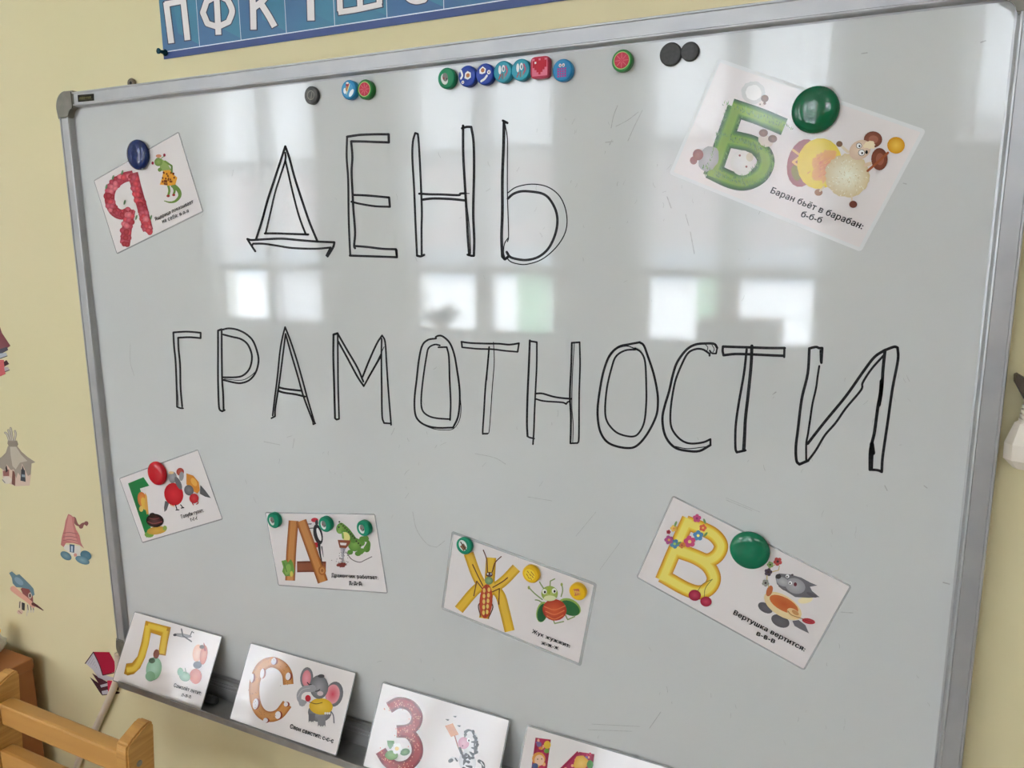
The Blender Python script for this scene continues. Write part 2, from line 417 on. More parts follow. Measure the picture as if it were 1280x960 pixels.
def shelf_unit(x0, x1, y0, y1, h, label, rows, cols):
    s = empty('toy_shelf', ((x0 + x1) / 2, (y0 + y1) / 2, 0)); tag(s, label, 'shelf')
    hw, hd = (x1 - x0) / 2, (y1 - y0) / 2
    obj('side_panel', box(bmesh.new(), -hw, -hw + .018, -hd, hd, 0, h), M_cab, s); obj('side_panel', box(bmesh.new(), hw - .018, hw, -hd, hd, 0, h), M_cab, s)
    obj('top_panel', box(bmesh.new(), -hw, hw, -hd, hd, h, h + .02, .003), M_cab, s); obj('back_panel', box(bmesh.new(), -hw + .018, hw - .018, -hd, -hd + .008, .02, h), M_cab, s)
    for r in range(rows): obj('shelf_board', box(bmesh.new(), -hw + .018, hw - .018, -hd + .008, hd - .01, .05 + r * (h - .05) / rows, .066 + r * (h - .05) / rows), M_cab, s)
    for c in range(1, cols): obj('divider', box(bmesh.new(), -hw + 2 * hw * c / cols - .008, -hw + 2 * hw * c / cols + .008, -hd + .008, hd - .012, .066, h), M_cab, s)
shelf_unit(-2.95, -1.25, WINY + .14, WINY + .48, .36, 'low brown toy shelf under the window with the potted plant', 1, 3)
shelf_unit(-0.08, .46, WINY + .14, WINY + .48, .68, 'tall narrow brown toy shelf standing before the window', 2, 1)
wd_ = empty('window_blocker', (1.85, WINY + .36, 0)); tag(wd_, 'tall brown two door block added to darken the reflected window by the right wall', 'window_blocker')  # added out of view to keep the low right window dark in the board
obj('body', box(bmesh.new(), -.95, .95, -.2, .2, 0, 1.78, .003), M_cab, wd_)
for s_ in (-1, 1):
    d_ = obj('door', box(bmesh.new(), *((-.945, -.003) if s_ < 0 else (.003, .945)), .201, .219, .06, 1.76, .002), M_cab, wd_)
    bm = bmesh.new(); tube(bm, [(s_ * .05, .219, .9), (s_ * .05, .245, .91), (s_ * .05, .245, 1.03), (s_ * .05, .219, 1.04)], .005); obj('handle', bm, M_alu, d_, True)
pl = empty('potted_plant', (-2.38, WINY + .02, WZ0)); tag(pl, 'leafy house plant in a clay pot on the window sill', 'plant')
obj('pot', lathe(bmesh.new(), [(0, 0), (.05, 0), (.07, .11), (.076, .11), (.076, .125), (.066, .125), (.062, .1), (0, .1)], 24), mat('terracotta', (.4, .18, .1, 1), .8, noise=(20, (.35, .15, .08, 1), (1, 1, 1), 2)), pl, True)
M_leaf = mat('leaf', (.05, .12, .04, 1), .5, noise=(20, (.07, .16, .05, 1), (1, 1, 1), 2))
for k in range(26):
    a = k * 2.4; el = random.uniform(.3, 1.3); L = random.uniform(.14, .27)
    d = Vector((math.cos(a) * math.cos(el), math.sin(a) * math.cos(el) * .4, math.sin(el))); s_ = d.cross(Vector((0, 1, .1))).normalized() * .028
    b0 = Vector((0, 0, .1)); lf = bmesh.new()
    q = [b0 + d * L * t + s_ * sg * wv for t, sg, wv in ((0, 0, 0), (.35, 1, .8), (.7, 1, 1), (1, 0, 0), (.7, -1, 1), (.35, -1, .8))]
    lf.faces.new([lf.verts.new(v) for v in q]); lo = obj('leaf', lf, M_leaf, pl)

# ------------------------------------------------------------------ the whiteboard
board = empty('whiteboard', (0, 0, 0))
tag(board, 'aluminium framed whiteboard with handwritten black Cyrillic words and a pen tray', 'whiteboard')
ZB = ZT - BH
bm = bmesh.new(); box(bm, 0.001, BW - .001, 0, .016, ZB + .001, ZT - .001); obj('writing_surface', bm, M_board, board)
# rail profile: (distance outward from the writing surface edge, depth towards the room)
PROF = [(-.0015, -.016), (-.0015, 0), (.0003, .0004), (.0010, .0075), (.0020, .0095), (.0034, .0098), (.0042, .0088), (.0178, .0085), (.0184, .0097), (.0200, .0097), (.0210, .0070), (.0215, -.016)]
e = .022
for nm, f0, f1 in (('frame_rail', lambda d, h: (0 - 0, -h, ZT + d), lambda d, h: (BW, -h, ZT + d)),
                   ('frame_rail', lambda d, h: (0, -h, ZB - d), lambda d, h: (BW, -h, ZB - d)),
                   ('frame_rail', lambda d, h: (-d, -h, ZB), lambda d, h: (-d, -h, ZT)),
                   ('frame_rail', lambda d, h: (BW + d, -h, ZB), lambda d, h: (BW + d, -h, ZT))):
    b_ = bmesh.new(); extrude_profile(b_, PROF, f0, f1); obj(nm, b_, M_alu, board)
for sx, sz, cx, cz in ((-1, 1, 0, ZT), (1, 1, BW, ZT), (-1, -1, 0, ZB), (1, -1, BW, ZB)):
    b_ = bmesh.new(); out = []; N = 10; Lc = .014; ro = .0225
    # plan outline of the cap: rounded outer corner, small inner radius
    pts = [(-Lc, ro)] + [(ro * math.sin(t), ro * math.cos(t)) for t in [math.pi / 2 * k / N for k in range(N + 1)]] + [(ro, -Lc)] + [(-Lc + (Lc + .0005) * math.cos(t), -Lc + (Lc + .0005) * math.sin(t)) for t in [math.pi / 2 * k / 8 for k in range(9)]]
    top = [b_.verts.new((cx + sx * p[0], -.0112, cz + sz * p[1])) for p in pts]; bot = [b_.verts.new((cx + sx * p[0], .0165, cz + sz * p[1])) for p in pts]
    for i in range(len(pts)): b_.faces.new((top[i], top[(i + 1) % len(pts)], bot[(i + 1) % len(pts)], bot[i]))
    ft = b_.faces.new(top); b_.faces.new(bot[::-1])
    bmesh.ops.bevel(b_, geom=list(ft.edges), offset=.0018, segments=2, affect='EDGES')
    obj('corner_cap', b_, M_cap, board)
b_ = bmesh.new(); box(b_, .004, BW - .004, .0155, .0185, ZT + .015, ZT + .0255); obj('backing_edge', b_, mat('backing_board', A(196, 186, 170), .7, noise=(40, A(180, 170, 155), (1, 1, 1), 2)), board)
# pen tray
TX0, TX1 = .042, 1.08
b_ = bmesh.new()
tp = [(-.0095, ZB + .004), (-.013, ZB + .004), (-.013, ZB - .014), (-.016, ZB - .0262), (-.0570, ZB - .0262), (-.0578, ZB - .0195), (-.0584, ZB - .0185), (-.0597, ZB - .0190),
      (-.0597, ZB - .0285), (-.0575, ZB - .0300), (-.014, ZB - .0290), (-.0095, ZB - .016)]
extrude_profile(b_, tp, lambda y, z: (TX0, y, z), lambda y, z: (TX1, y, z)); obj('pen_tray', b_, M_tray, board)
for zz in (ZB - .003, ZB - .009):
    b_ = bmesh.new(); box(b_, TX0, TX1, -.0142, -.0128, zz - .0012, zz + .0012, .0004); obj('tray_rib', b_, M_alu, board)
# brand plate on the top rail
PL = Surf((0, -.0087, ZT), (0, -1, 0))
ap = Art((60, 80, 8)); ap.poly([(297, 310), (460, 297), (462, 366), (302, 381)], A(30, 30, 24))
for k in range(8):
    x = 318 + k * 15; ap.line([(x, 352 - k * 1.3), (x + 3, 334 - k * 1.3)], 5, A(120, 112, 70)); ap.line([(x, 343 - k * 1.3), (x + 8, 342 - k * 1.3)], 3, A(110, 104, 66))
ap.line([(312, 362), (450, 350)], 2.5, A(105, 98, 62)); ap.build('brand_plate', PL, board)
# hanging lug above the top rail
q = WALL.hit(166, 97)
b_ = bmesh.new(); lathe(b_, [(0, 0), (.007, 0), (.0075, .002), (.006, .004), (.003, .004), (.003, .0025), (0, .0025)], 20, Matrix.Translation((q.x, .019, ZT + .0285)) @ Matrix.Rotation(math.pi / 2, 4, 'X'))
obj('hanging_lug', b_, mat('dull_brass', A(120, 108, 92), .4, metal=.4, noise=(200, A(90, 80, 66), (1, 1, 1), 1)), board, True)
b_ = bmesh.new(); lathe(b_, [(0, 0), (.0028, 0), (.0028, .0012), (0, .0016)], 12, Matrix.Translation((q.x, .0165, ZT + .0285)) @ Matrix.Rotation(math.pi / 2, 4, 'X')); obj('screw', b_, M_ink, board, True)

# ---------------- the handwriting
c1, c2, c3, c4 = (300, 140, 5.3333), (300, 160, 5.3333), (500, 140, 4.8), (200, 390, 5.3333)
c5, c6, c7, c8, c9 = (400, 390, 5.3333), (560, 400, 5.3333), (740, 410, 5.3333), (900, 420, 5.3333), (320, 240, 4)
Wn, Wt = 12, 5
LET = [
 # De
 [(c2, [(108, 742), (150, 610), (185, 480), (225, 360), (265, 240), (303, 122)], Wn), (c2, [(303, 122), (330, 200), (365, 330), (420, 500), (465, 630), (517, 755)], Wn),
  (c2, [(303, 165), (303, 215), (270, 320), (235, 430), (205, 560), (172, 702)], 10), (c2, [(303, 215), (325, 310), (355, 440), (395, 590), (438, 705)], 10),
  (c2, [(167, 703), (250, 703), (330, 706), (456, 710)], Wn), (c2, [(50, 740), (80, 747), (160, 742), (280, 738), (400, 748), (515, 757), (630, 762)], Wn),
  (c2, [(630, 762), (622, 795), (585, 856)], Wn), (c2, [(88, 771), (160, 772), (250, 785), (350, 800), (500, 805), (605, 797), (578, 850)], 11), (c2, [(50, 740), (75, 780), (103, 822)], 11),
  (c2, [(215, 400), (185, 490), (148, 615)], Wt), (c2, [(88, 771), (82, 786)], 9)],
 # Ye
 [(c1, [(715, 165), (800, 153), (900, 149), (992, 149), (993, 203)], 13), (c1, [(993, 203), (900, 200), (820, 197), (742, 196)], 13), (c1, [(715, 165), (712, 300), (722, 450), (725, 680), (730, 830), (736, 955)], 11),
  (c1, [(742, 196), (750, 300), (745, 400), (752, 550), (757, 650), (768, 800), (762, 890), (768, 908)], 12), (c1, [(757, 553), (850, 557), (995, 570), (1000, 632)], 12), (c1, [(1000, 632), (900, 628), (800, 612), (744, 598)], 11),
  (c1, [(762, 893), (850, 900), (950, 912), (1040, 915), (1046, 955)], 12), (c9, [(470, 318), (560, 321), (705, 326), (703, 290)], 9)],
 # En
 [(c3, [(103, 860), (95, 700), (85, 450), (75, 280), (78, 180), (92, 126), (108, 132), (113, 180), (120, 300), (128, 480), (132, 600), (130, 700), (131, 858)], 10), (c3, [(103, 862), (125, 866), (146, 857)], 11),
  (c3, [(379, 82), (380, 250), (388, 400), (400, 600), (408, 750), (416, 855)], 12), (c3, [(373, 98), (400, 90), (428, 90), (442, 180), (445, 350), (440, 600), (446, 760), (444, 862)], 12),
  (c3, [(406, 856), (428, 862), (444, 863)], 11), (c3, [(400, 540), (418, 700), (425, 850)], 4), (c3, [(116, 490), (180, 494), (250, 495), (352, 499), (362, 490), (392, 488)], 11),
  (c3, [(135, 526), (200, 519), (300, 522), (396, 531)], 12), (c3, [(392, 488), (416, 489)], 4)],
 # soft sign
 [(c3, [(625, 56), (622, 200), (615, 400), (615, 600), (610, 750), (615, 868)], 14), (c3, [(615, 868), (630, 884), (656, 864)], 13), (c3, [(618, 52), (645, 66)], 12),
  (c3, [(632, 80), (645, 160), (645, 300), (645, 480), (650, 650), (652, 750), (645, 778)], 5), (c3, [(648, 757), (628, 790), (622, 840), (630, 875)], 5),
  (c3, [(648, 520), (680, 492), (730, 476), (800, 479), (860, 492), (900, 525), (935, 590), (945, 660), (930, 740), (890, 820), (830, 870), (760, 888), (700, 882), (660, 868), (641, 840)], 12),
  (c3, [(648, 485), (700, 450), (790, 433), (880, 447), (950, 495), (990, 570), (1003, 660), (985, 740), (930, 820), (850, 885), (760, 914), (700, 910), (660, 895), (640, 870)], 5.5)],
 # Ge
 [(c4, [(115, 632), (112, 500), (105, 330), (95, 230), (90, 136)], 10), (c4, [(90, 136), (180, 131), (272, 138), (272, 174)], 10), (c4, [(272, 174), (200, 168), (122, 171)], 10),
  (c4, [(122, 171), (125, 250), (135, 350), (138, 500), (149, 630)], 10), (c4, [(115, 632), (135, 640), (155, 642)], 9), (c4, [(118, 520), (126, 625)], 3)],
 # Er
 [(c4, [(388, 124), (388, 300), (388, 450), (392, 600), (398, 648), (415, 662), (432, 654)], 10), (c4, [(412, 115), (413, 300), (415, 450), (422, 550), (425, 652)], 10), (c4, [(388, 124), (412, 115)], 11),
  (c4, [(415, 118), (460, 109), (520, 119), (580, 150), (625, 200), (655, 290), (655, 350), (635, 410), (595, 455), (540, 474), (490, 469), (420, 452)], 10),
  (c4, [(422, 150), (480, 165), (540, 180), (585, 215), (612, 280), (610, 340), (590, 390), (550, 425), (500, 435), (420, 435)], 10), (c4, [(645, 390), (600, 430), (540, 455), (430, 446)], 4)],
 # A
 [(c4, [(835, 100), (815, 180), (800, 270), (785, 420), (765, 580), (752, 690)], 9), (c4, [(744, 708), (768, 695)], 9), (c4, [(838, 145), (820, 290), (795, 480), (770, 640), (768, 695)], 9),
  (c4, [(838, 145), (870, 260), (920, 430), (960, 570), (1020, 728)], 9), (c4, [(835, 100), (870, 190), (910, 310), (950, 450), (985, 580), (1033, 742)], 9), (c4, [(1018, 720), (1022, 750), (1038, 742)], 7),
  (c4, [(793, 502), (840, 513), (945, 525)], 11), (c4, [(787, 525), (830, 538), (900, 548), (968, 564)], 11), (c4, [(848, 190), (900, 350), (935, 500)], 4)],
 # Em
 [(c5, [(91, 150), (90, 300), (95, 480), (101, 708)], 11), (c5, [(101, 708), (112, 717), (128, 712)], 10), (c5, [(119, 146), (120, 300), (122, 500), (128, 708)], 9), (c5, [(91, 150), (118, 142)], 12),
  (c5, [(118, 142), (180, 250), (250, 370), (290, 464)], 10), (c5, [(122, 195), (180, 300), (250, 430), (293, 494)], 10), (c5, [(293, 494), (340, 410), (410, 290)], 9), (c5, [(285, 432), (330, 320), (380, 210), (415, 156)], 10),
  (c5, [(415, 156), (435, 200), (445, 350), (455, 500), (470, 690), (475, 752)], 9), (c5, [(412, 178), (410, 300), (412, 500), (415, 690), (428, 740), (470, 743)], 9), (c5, [(428, 232), (380, 330), (318, 440)], 4)],
 # O
 [(c5, [(775, 176), (720, 186), (682, 225), (660, 320), (645, 450), (631, 580), (636, 680), (665, 730), (720, 760), (790, 772), (888, 770), (920, 700), (932, 600), (930, 500), (915, 390), (895, 280), (865, 205), (820, 163), (790, 158), (772, 167)], 10),
  (c5, [(640, 690), (680, 745), (760, 779), (830, 786), (890, 778), (930, 720), (941, 640), (934, 560)], 4),
  (c5, [(800, 222), (765, 217), (725, 240), (710, 300), (690, 430), (676, 570), (682, 650), (720, 690), (780, 708), (866, 714)], 9), (c5, [(868, 720), (872, 600), (865, 450), (860, 300), (846, 234), (790, 235)], 9)],
 # Te
 [(c6, [(90, 145), (150, 153), (250, 157), (340, 158), (410, 164), (474, 155)], 10), (c6, [(474, 155), (465, 212), (380, 205), (300, 195), (200, 192), (95, 182), (91, 145)], 9), (c6, [(275, 180), (265, 300), (250, 450), (240, 620), (232, 748), (240, 757), (265, 757)], 9),
  (c6, [(304, 148), (309, 280), (296, 450), (285, 620), (275, 740), (265, 757)], 4.5), (c6, [(272, 215), (260, 400)], 4)],
 # En
 [(c6, [(546, 136), (540, 300), (531, 500), (527, 680), (531, 775)], 11), (c6, [(531, 775), (545, 783), (575, 790)], 9), (c6, [(546, 140), (593, 148)], 10), (c6, [(593, 148), (592, 300), (585, 450), (578, 600), (573, 740), (567, 828)], 9),
  (c6, [(583, 490), (630, 490), (700, 510), (760, 520), (823, 525)], 10), (c6, [(583, 525), (640, 540), (760, 549), (788, 560), (800, 546), (815, 543)], 9),
  (c6, [(826, 151), (822, 300), (813, 500), (820, 650), (817, 822)], 10), (c6, [(817, 822), (864, 820), (873, 780), (875, 500), (881, 300), (878, 148)], 9), (c6, [(878, 148), (826, 152)], 10), (c6, [(843, 156), (831, 350), (826, 560), (835, 700), (832, 818)], 4)],
 # O
 [(c7, [(320, 95), (250, 108), (180, 125), (120, 180), (80, 280), (55, 400), (38, 540), (45, 650), (70, 720), (110, 765), (170, 790), (240, 800), (290, 790), (340, 745), (390, 670), (430, 580), (440, 500), (435, 420), (410, 300), (370, 180), (345, 115), (316, 95)], 12),
  (c7, [(292, 143), (220, 150), (160, 190), (130, 270), (100, 400), (88, 540), (100, 620), (150, 685), (210, 715), (280, 722), (320, 690), (350, 620), (362, 500), (362, 380), (355, 230), (330, 165), (288, 135)], 10), (c7, [(108, 205), (160, 142), (230, 120), (295, 141)], 6),
  (c7, [(320, 95), (355, 135), (380, 200)], 5)],
 # Es
 [(c7, [(835, 132), (815, 106), (760, 103), (690, 110), (630, 145), (570, 225), (540, 310), (515, 420), (485, 520), (470, 600), (480, 690), (510, 755), (560, 800), (630, 818), (715, 820), (790, 780)], 13), (c7, [(790, 780), (790, 741)], 11),
  (c7, [(790, 741), (740, 762), (660, 770), (600, 750), (550, 700), (525, 640), (525, 540), (540, 430), (560, 340), (600, 240), (640, 168), (690, 141), (740, 143), (785, 172), (784, 184)], 11), (c7, [(785, 150), (800, 168), (828, 170), (835, 132)], 9),
  (c7, [(755, 108), (772, 128), (768, 150)], 4), (c7, [(800, 112), (815, 140), (805, 165)], 4), (c7, [(550, 788), (640, 804), (770, 790)], 5)],
 # Te
 [(c8, [(20, 70), (100, 73), (210, 76), (330, 80), (432, 80)], 14), (c8, [(430, 78), (428, 140)], 12), (c8, [(428, 132), (330, 128), (200, 122), (100, 120), (24, 128)], 14), (c8, [(20, 70), (18, 100), (24, 128)], 13), (c8, [(178, 90), (160, 250), (125, 450), (105, 600), (103, 740), (112, 775), (170, 762)], 13),
  (c8, [(213, 66), (207, 200), (187, 400), (170, 550), (164, 680), (160, 760)], 17), (c8, [(160, 600), (150, 758)], 5)],
 # I
 [(c8, [(596, 82), (640, 73), (660, 80), (682, 80), (676, 178)], 14), (c8, [(668, 95), (670, 170)], 8), (c8, [(596, 82), (585, 250), (545, 420), (520, 620), (506, 740), (510, 830), (530, 855), (588, 830)], 15),
  (c8, [(662, 200), (652, 262), (640, 350), (617, 450), (602, 550), (587, 650), (575, 720), (575, 828)], 11), (c8, [(585, 717), (700, 570), (840, 400), (960, 230), (1030, 140), (1095, 96)], 15), (c8, [(588, 830), (640, 760), (700, 660), (770, 580), (840, 480), (940, 360), (952, 310), (1010, 220), (1090, 130)], 12),
  (c8, [(1100, 97), (1087, 220), (1078, 350), (1056, 450), (1042, 550), (1028, 650), (1003, 760), (1000, 890)], 17), (c8, [(1078, 300), (1072, 380), (1058, 460)], 22), (c8, [(1012, 720), (1020, 780)], 24), (c8, [(1018, 790), (1014, 880)], 10),
  (c8, [(1095, 96), (1160, 72), (1184, 78), (1186, 160), (1150, 350), (1120, 560), (1085, 800), (1078, 905)], 15), (c8, [(1000, 890), (1050, 894), (1078, 905)], 14)],
]
for st in LET: ink_mesh('marker_letter', [(c_, p_, w_ * 1.28) for c_, p_, w_ in st], BOARD, board, M_ink)
# scuffs and ghost strokes left by old markers
PX = (0, 0, 1); sc_ = [(PX, p, wv) for p, wv in (
    ([(764, 160), (767, 145), (772, 132)], 1.0), ([(770, 158), (785, 150), (798, 140)], .8), ([(785, 176), (793, 158), (803, 138)], .9), ([(757, 178), (766, 177)], 1.4), ([(762, 181), (765, 175)], 1),
    ([(834, 246), (839, 260)], 1.2), ([(857, 268), (861, 282)], .9), ([(863, 290), (868, 317)], 1.2), ([(1077, 67), (1084, 66)], 1.4), ([(1226, 53), (1232, 51)], 1.6), ([(1129, 229), (1133, 230)], 1.2),
    ([(1051, 765), (1066, 766)], 1.0), ([(1179, 728), (1187, 730)], 1.6), ([(812, 910), (826, 890)], .9), ([(1106, 607), (1109, 613)], 1.3), ([(1155, 607), (1159, 610)], 1.2), ([(966, 493), (970, 490)], 1.4),
    ([(908, 625), (940, 638)], .6), ([(907, 622), (950, 640)], .5), ([(516, 640), (521, 662), (534, 680), (546, 684), (556, 676)], .7), ([(740, 905), (800, 908)], .6), ([(735, 912), (790, 914)], .6),
    ([(330, 552), (350, 556)], .7), ([(368, 548), (366, 560)], .6), ([(594, 567), (618, 572), (632, 580)], .6), ([(660, 621), (690, 626)], .6), ([(192, 262), (200, 272)], .6), ([(163, 430), (163, 452), (168, 470)], .5), ([(720, 670), (745, 640)], .5), ([(750, 712), (775, 678)], .5))]
for k in range(150):
    x, y = random.choice(((random.gauss(800, 110), random.gauss(250, 70)), (random.gauss(560, 180), random.gauss(580, 40)), (random.gauss(900, 180), random.gauss(860, 50)), (random.gauss(1080, 60), random.gauss(560, 70)), (random.gauss(640, 260), random.gauss(230, 60))))
    a = random.gauss(math.pi / 2, .5); L = random.uniform(2, 9)
    if 165 < x < 1160 and 120 < y < 930 and y > 150 - .11 * x: sc_.append((PX, [(x, y), (x + L * math.cos(a) / 2 + random.uniform(-1, 1), y + L * math.sin(a) / 2), (x + L * math.cos(a), y + L * math.sin(a))], random.uniform(.25, .6)))
so = ink_mesh('scuff_marks', sc_, BOARD, board, M_scuff, .0002); so['kind'] = 'stuff'

# ------------------------------------------------------------------ letter cards
CT = 0.0006
def rounded_rect(bm, w_, h_, r, z0, z1, x0=0, y0=0):
    pts = []
    for cx, cy, a0 in ((w_ - r, h_ - r, 0), (r, h_ - r, 90), (r, r, 180), (w_ - r, r, 270)):
        for k in range(4):
            t = math.radians(a0 + 30 * k); pts.append((x0 + cx + r * math.cos(t), y0 + cy + r * math.sin(t)))
    a = [bm.verts.new((p[0], p[1], z1)) for p in pts]; b = [bm.verts.new((p[0], p[1], z0)) for p in pts]
    bm.faces.new(a); bm.faces.new(b[::-1])
    for i in range(len(pts)): bm.faces.new((a[i], b[i], b[(i + 1) % len(pts)], a[(i + 1) % len(pts)]))
    return bm
def make_card(cs, label, group, lean=None, margin=.0018, film=None):
    """cs: the four corners in the photograph (top left, top right, bottom right, bottom left)"""
    if lean is None:
        s0 = Surf((0, -.0004, ZT), (0, -1, 0)); P = [s0.hit(*q) for q in cs]
        u = ((P[1] - P[0]) + (P[2] - P[3])).normalized(); c = sum(P, Vector()) / 4; n = Vector((0, -1, 0))
        w_ = ((P[1] - P[0]).length + (P[2] - P[3]).length) / 2; h_ = ((P[3] - P[0]).length + (P[2] - P[1]).length) / 2
        v = n.cross(u); o = c - u * w_ / 2 - v * h_ / 2
    else:
        s0 = Surf((0, lean[0], ZT), (0, -1, 0)); a, b = s0.hit(*cs[0]), s0.hit(*cs[1])
        u = (b - a); u.y = 0; u.normalize(); t = math.radians(lean[1]); n = Vector((0, -math.cos(t), math.sin(t))); n = (n - u * n.dot(u)).normalized(); v = n.cross(u)
        w_, h_ = .193, .108; o = a - v * h_
    sf = Surf(o, n, u)
    bm = bmesh.new(); rounded_rect(bm, w_ - 2 * margin, h_ - 2 * margin, .001, 0.0001, CT, margin, margin)
    card = obj('letter_card', bm, M_paper); card.matrix_world = sf.M; tag(card, label, 'card', group)
    # film rim: the sealed edge of the laminate around the paper
    bm = bmesh.new(); r = .003; N = 4
    def ring(off, rr, z):
        pts = []
        for cx, cy, a0 in ((w_ - off - rr, h_ - off - rr, 0), (off + rr, h_ - off - rr, 90), (off + rr, off + rr, 180), (w_ - off - rr, off + rr, 270)):
            for k in range(N): pts.append(bm.verts.new((cx + rr * math.cos(math.radians(a0 + 30 * k)), cy + rr * math.sin(math.radians(a0 + 30 * k)), z)))
        return pts
    rs = [ring(0, r, 0.00005), ring(0, r, .0004), ring(margin * .8, .001, .0005), ring(margin, .001, CT - .0001)]
    for A_, B_ in zip(rs, rs[1:]):
        for i in range(len(A_)): bm.faces.new((A_[i], A_[(i + 1) % len(A_)], B_[(i + 1) % len(B_)], B_[i]))
    f = obj('laminate_rim', bm, film or M_film, card); f['label'] = 'clear laminate edge'
    top = Surf(o + n * CT, n, u); top.Mp = sf.M; top.card = card
    return top
def put(art, name, top): return art.build(name, top, top.card, M_print, .00006, .00003, top.Mp)
def cap(top, crop, lines, bold=.014, hs=1.0):
    for body, p0, p1 in lines:
        text_mesh('caption', body, top, top.card, top.Mp, (crop[0] + p0[0] / crop[2], crop[1] + p0[1] / crop[2]), (crop[0] + p1[0] / crop[2], crop[1] + p1[1] / crop[2]), M_text, bold * 1.5 + .004, .0009, hs)
G1 = 'letter cards held by magnets'; G2 = 'letter cards leaning in the pen tray'
WHT, BLK = A(228, 224, 222), A(40, 36, 36)

# --- strawberry letter with a lizard
k = (110, 160, 5.65); t = make_card([(117, 226), (223, 164), (255.5, 265), (146.5, 317.5)], 'white letter card with a strawberry letter and a lizard in a spotted dress', G1)
a = Art(k); red = [A(150, 50, 65), A(165, 70, 85), A(175, 60, 70), A(185, 95, 105), A(140, 40, 50)]
bowl = [(320, 335), (250, 352), (190, 395), (158, 450), (155, 520), (185, 585), (240, 612), (300, 588)]; leg1 = [(300, 580), (278, 690), (262, 815)]; leg2 = [(318, 318), (345, 430), (385, 570), (425, 725)]
a.stroke([bowl, leg1, leg2], 72, [A(150, 55, 68), A(165, 72, 84)])
for p in (bowl, leg1, leg2):
    for dx in (-20, 18, 0): a.beads([(x + dx, y + dx * .4) for x, y in p], 25, 19, red)
for x, y in ((180, 350), (245, 315), (345, 632), (262, 525), (448, 632), (133, 415)): a.ell(x, y, 7, 19, A(95, 125, 90), rot=15, n=8)
put(a, 'printed_letter', t)
a = Art(k); gr, gr2 = A(105, 130, 65), A(135, 155, 90)
a.line([(600, 405), (640, 440), (648, 480), (620, 515), (580, 525), (540, 515)], (34, 6), gr); a.line([(565, 400), (575, 440), (568, 475)], 16, gr); a.line([(595, 400), (612, 440), (605, 470)], 16, gr)
a.ell(567, 480, 12, 9, A(150, 60, 50)); a.ell(606, 473, 11, 9, A(150, 60, 50))
a.poly([(515, 215), (560, 245), (590, 300), (535, 305), (505, 300)], gr2); a.line([(545, 235), (592, 268), (592, 320)], 13, gr); a.ell(498, 240, 28, 30, gr, gr2); a.ell(500, 198, 20, 12, A(190, 130, 100)); a.ell(508, 295, 14, 14, gr)
a.poly([(535, 300), (578, 296), (600, 325), (632, 350), (618, 400), (575, 408), (508, 400), (525, 350)], A(215, 150, 55))
for i in range(26): a.ell(random.uniform(528, 612), random.uniform(312, 398), 6, 8, A(110, 55, 30), n=7)
for x, y in ((460, 248), (543, 192)): a.ell(x, y, 9, 12, A(140, 40, 60), n=8)
a.line([(540, 200), (520, 215)], 5, gr)
put(a, 'printed_picture', t); cap(t, k, [('Ящерица показывает', (480, 656), (748, 530)), ('на себя: я-я-я', (532, 672), (716, 596))], .012, .95)

# --- grassy letter with a ram and drum
k = (830, 60, 4.8); k3 = (950, 90, 4); t = make_card([(900, 73), (1157, 162.5), (1077, 315), (835, 217)], 'large laminated card with a grassy green letter and a ram beating a drum', G1, None, .0032, M_film2)
a = Art(k)
a.ell(535, 268, 72, 68, A(188, 186, 184), jag=.05, n=28); a.ell(538, 268, 48, 46, A(216, 213, 211), jag=.05)
a.ell(605, 303, 23, 22, A(112, 88, 82), A(130, 100, 92)); a.ell(585, 338, 20, 16, A(205, 195, 188)); a.ell(577, 338, 4, 5, BLK, n=6); a.ell(604, 332, 9, 9, A(120, 95, 90))
a.ell(268, 665, 58, 80, A(150, 149, 148), A(172, 171, 170), 25, jag=.04); a.ell(205, 640, 32, 34, A(125, 66, 60), A(145, 88, 80)); a.ell(178, 675, 22, 24, A(130, 70, 64))
a.ell(610, 558, 48, 34, A(200, 188, 176), rot=25, jag=.06); a.ell(470, 690, 70, 76, A(206, 202, 198), A(216, 213, 210)); a.ell(515, 655, 22, 26, A(190, 180, 160))
for x, y in ((597, 510), (652, 545)): a.ell(x, y, 27, 23, A(115, 88, 80), A(140, 110, 100))
for x, y in ((455, 645), (495, 712)): a.ell(x, y, 7, 7, A(120, 60, 60), n=7)
put(a, 'printed_picture', t)
a = Art(k); paths = [[(405, 354), (575, 412), (722, 474)], [(433, 358), (360, 560), (286, 772)], [(272, 730), (400, 790), (490, 802), (570, 765), (608, 700), (600, 640), (545, 585), (470, 560), (358, 540)]]
a.stroke(paths, 106, [A(40, 74, 34), A(52, 92, 36), A(70, 112, 40), A(94, 134, 46), A(122, 154, 56)], 180)
for p in paths:
    for part in smooth_path(p, 10, 180):
        for q in part:
            for sg in (-1, 1):
                for _ in range(2):
                    x, y = q.x + sg * 42 + random.uniform(-8, 8), q.y + sg * 14 + random.uniform(-14, 14)
                    if (x - 465) ** 2 + (y - 685) ** 2 > 4200: a.line([(x, y), (x + random.uniform(-7, 7), y - random.uniform(8, 20))], (5, 1), random.choice((A(75, 112, 60), A(98, 138, 70), A(120, 155, 85))), caps=False)
put(a, 'printed_letter', t)
a = Art(k3)
a.ell(215, 455, 78, 122, A(150, 95, 100), A(165, 120, 115), 14); a.line([(165, 390), (205, 420), (165, 450), (205, 480)], 12, A(215, 180, 120)); a.ell(180, 505, 22, 40, A(130, 125, 70), rot=-15)
a.ell(298, 458, 112, 128, A(212, 188, 72), A(220, 195, 95), 10); a.ell(325, 470, 62, 85, A(214, 165, 105), A(205, 140, 110), 20, jag=.15, n=40)
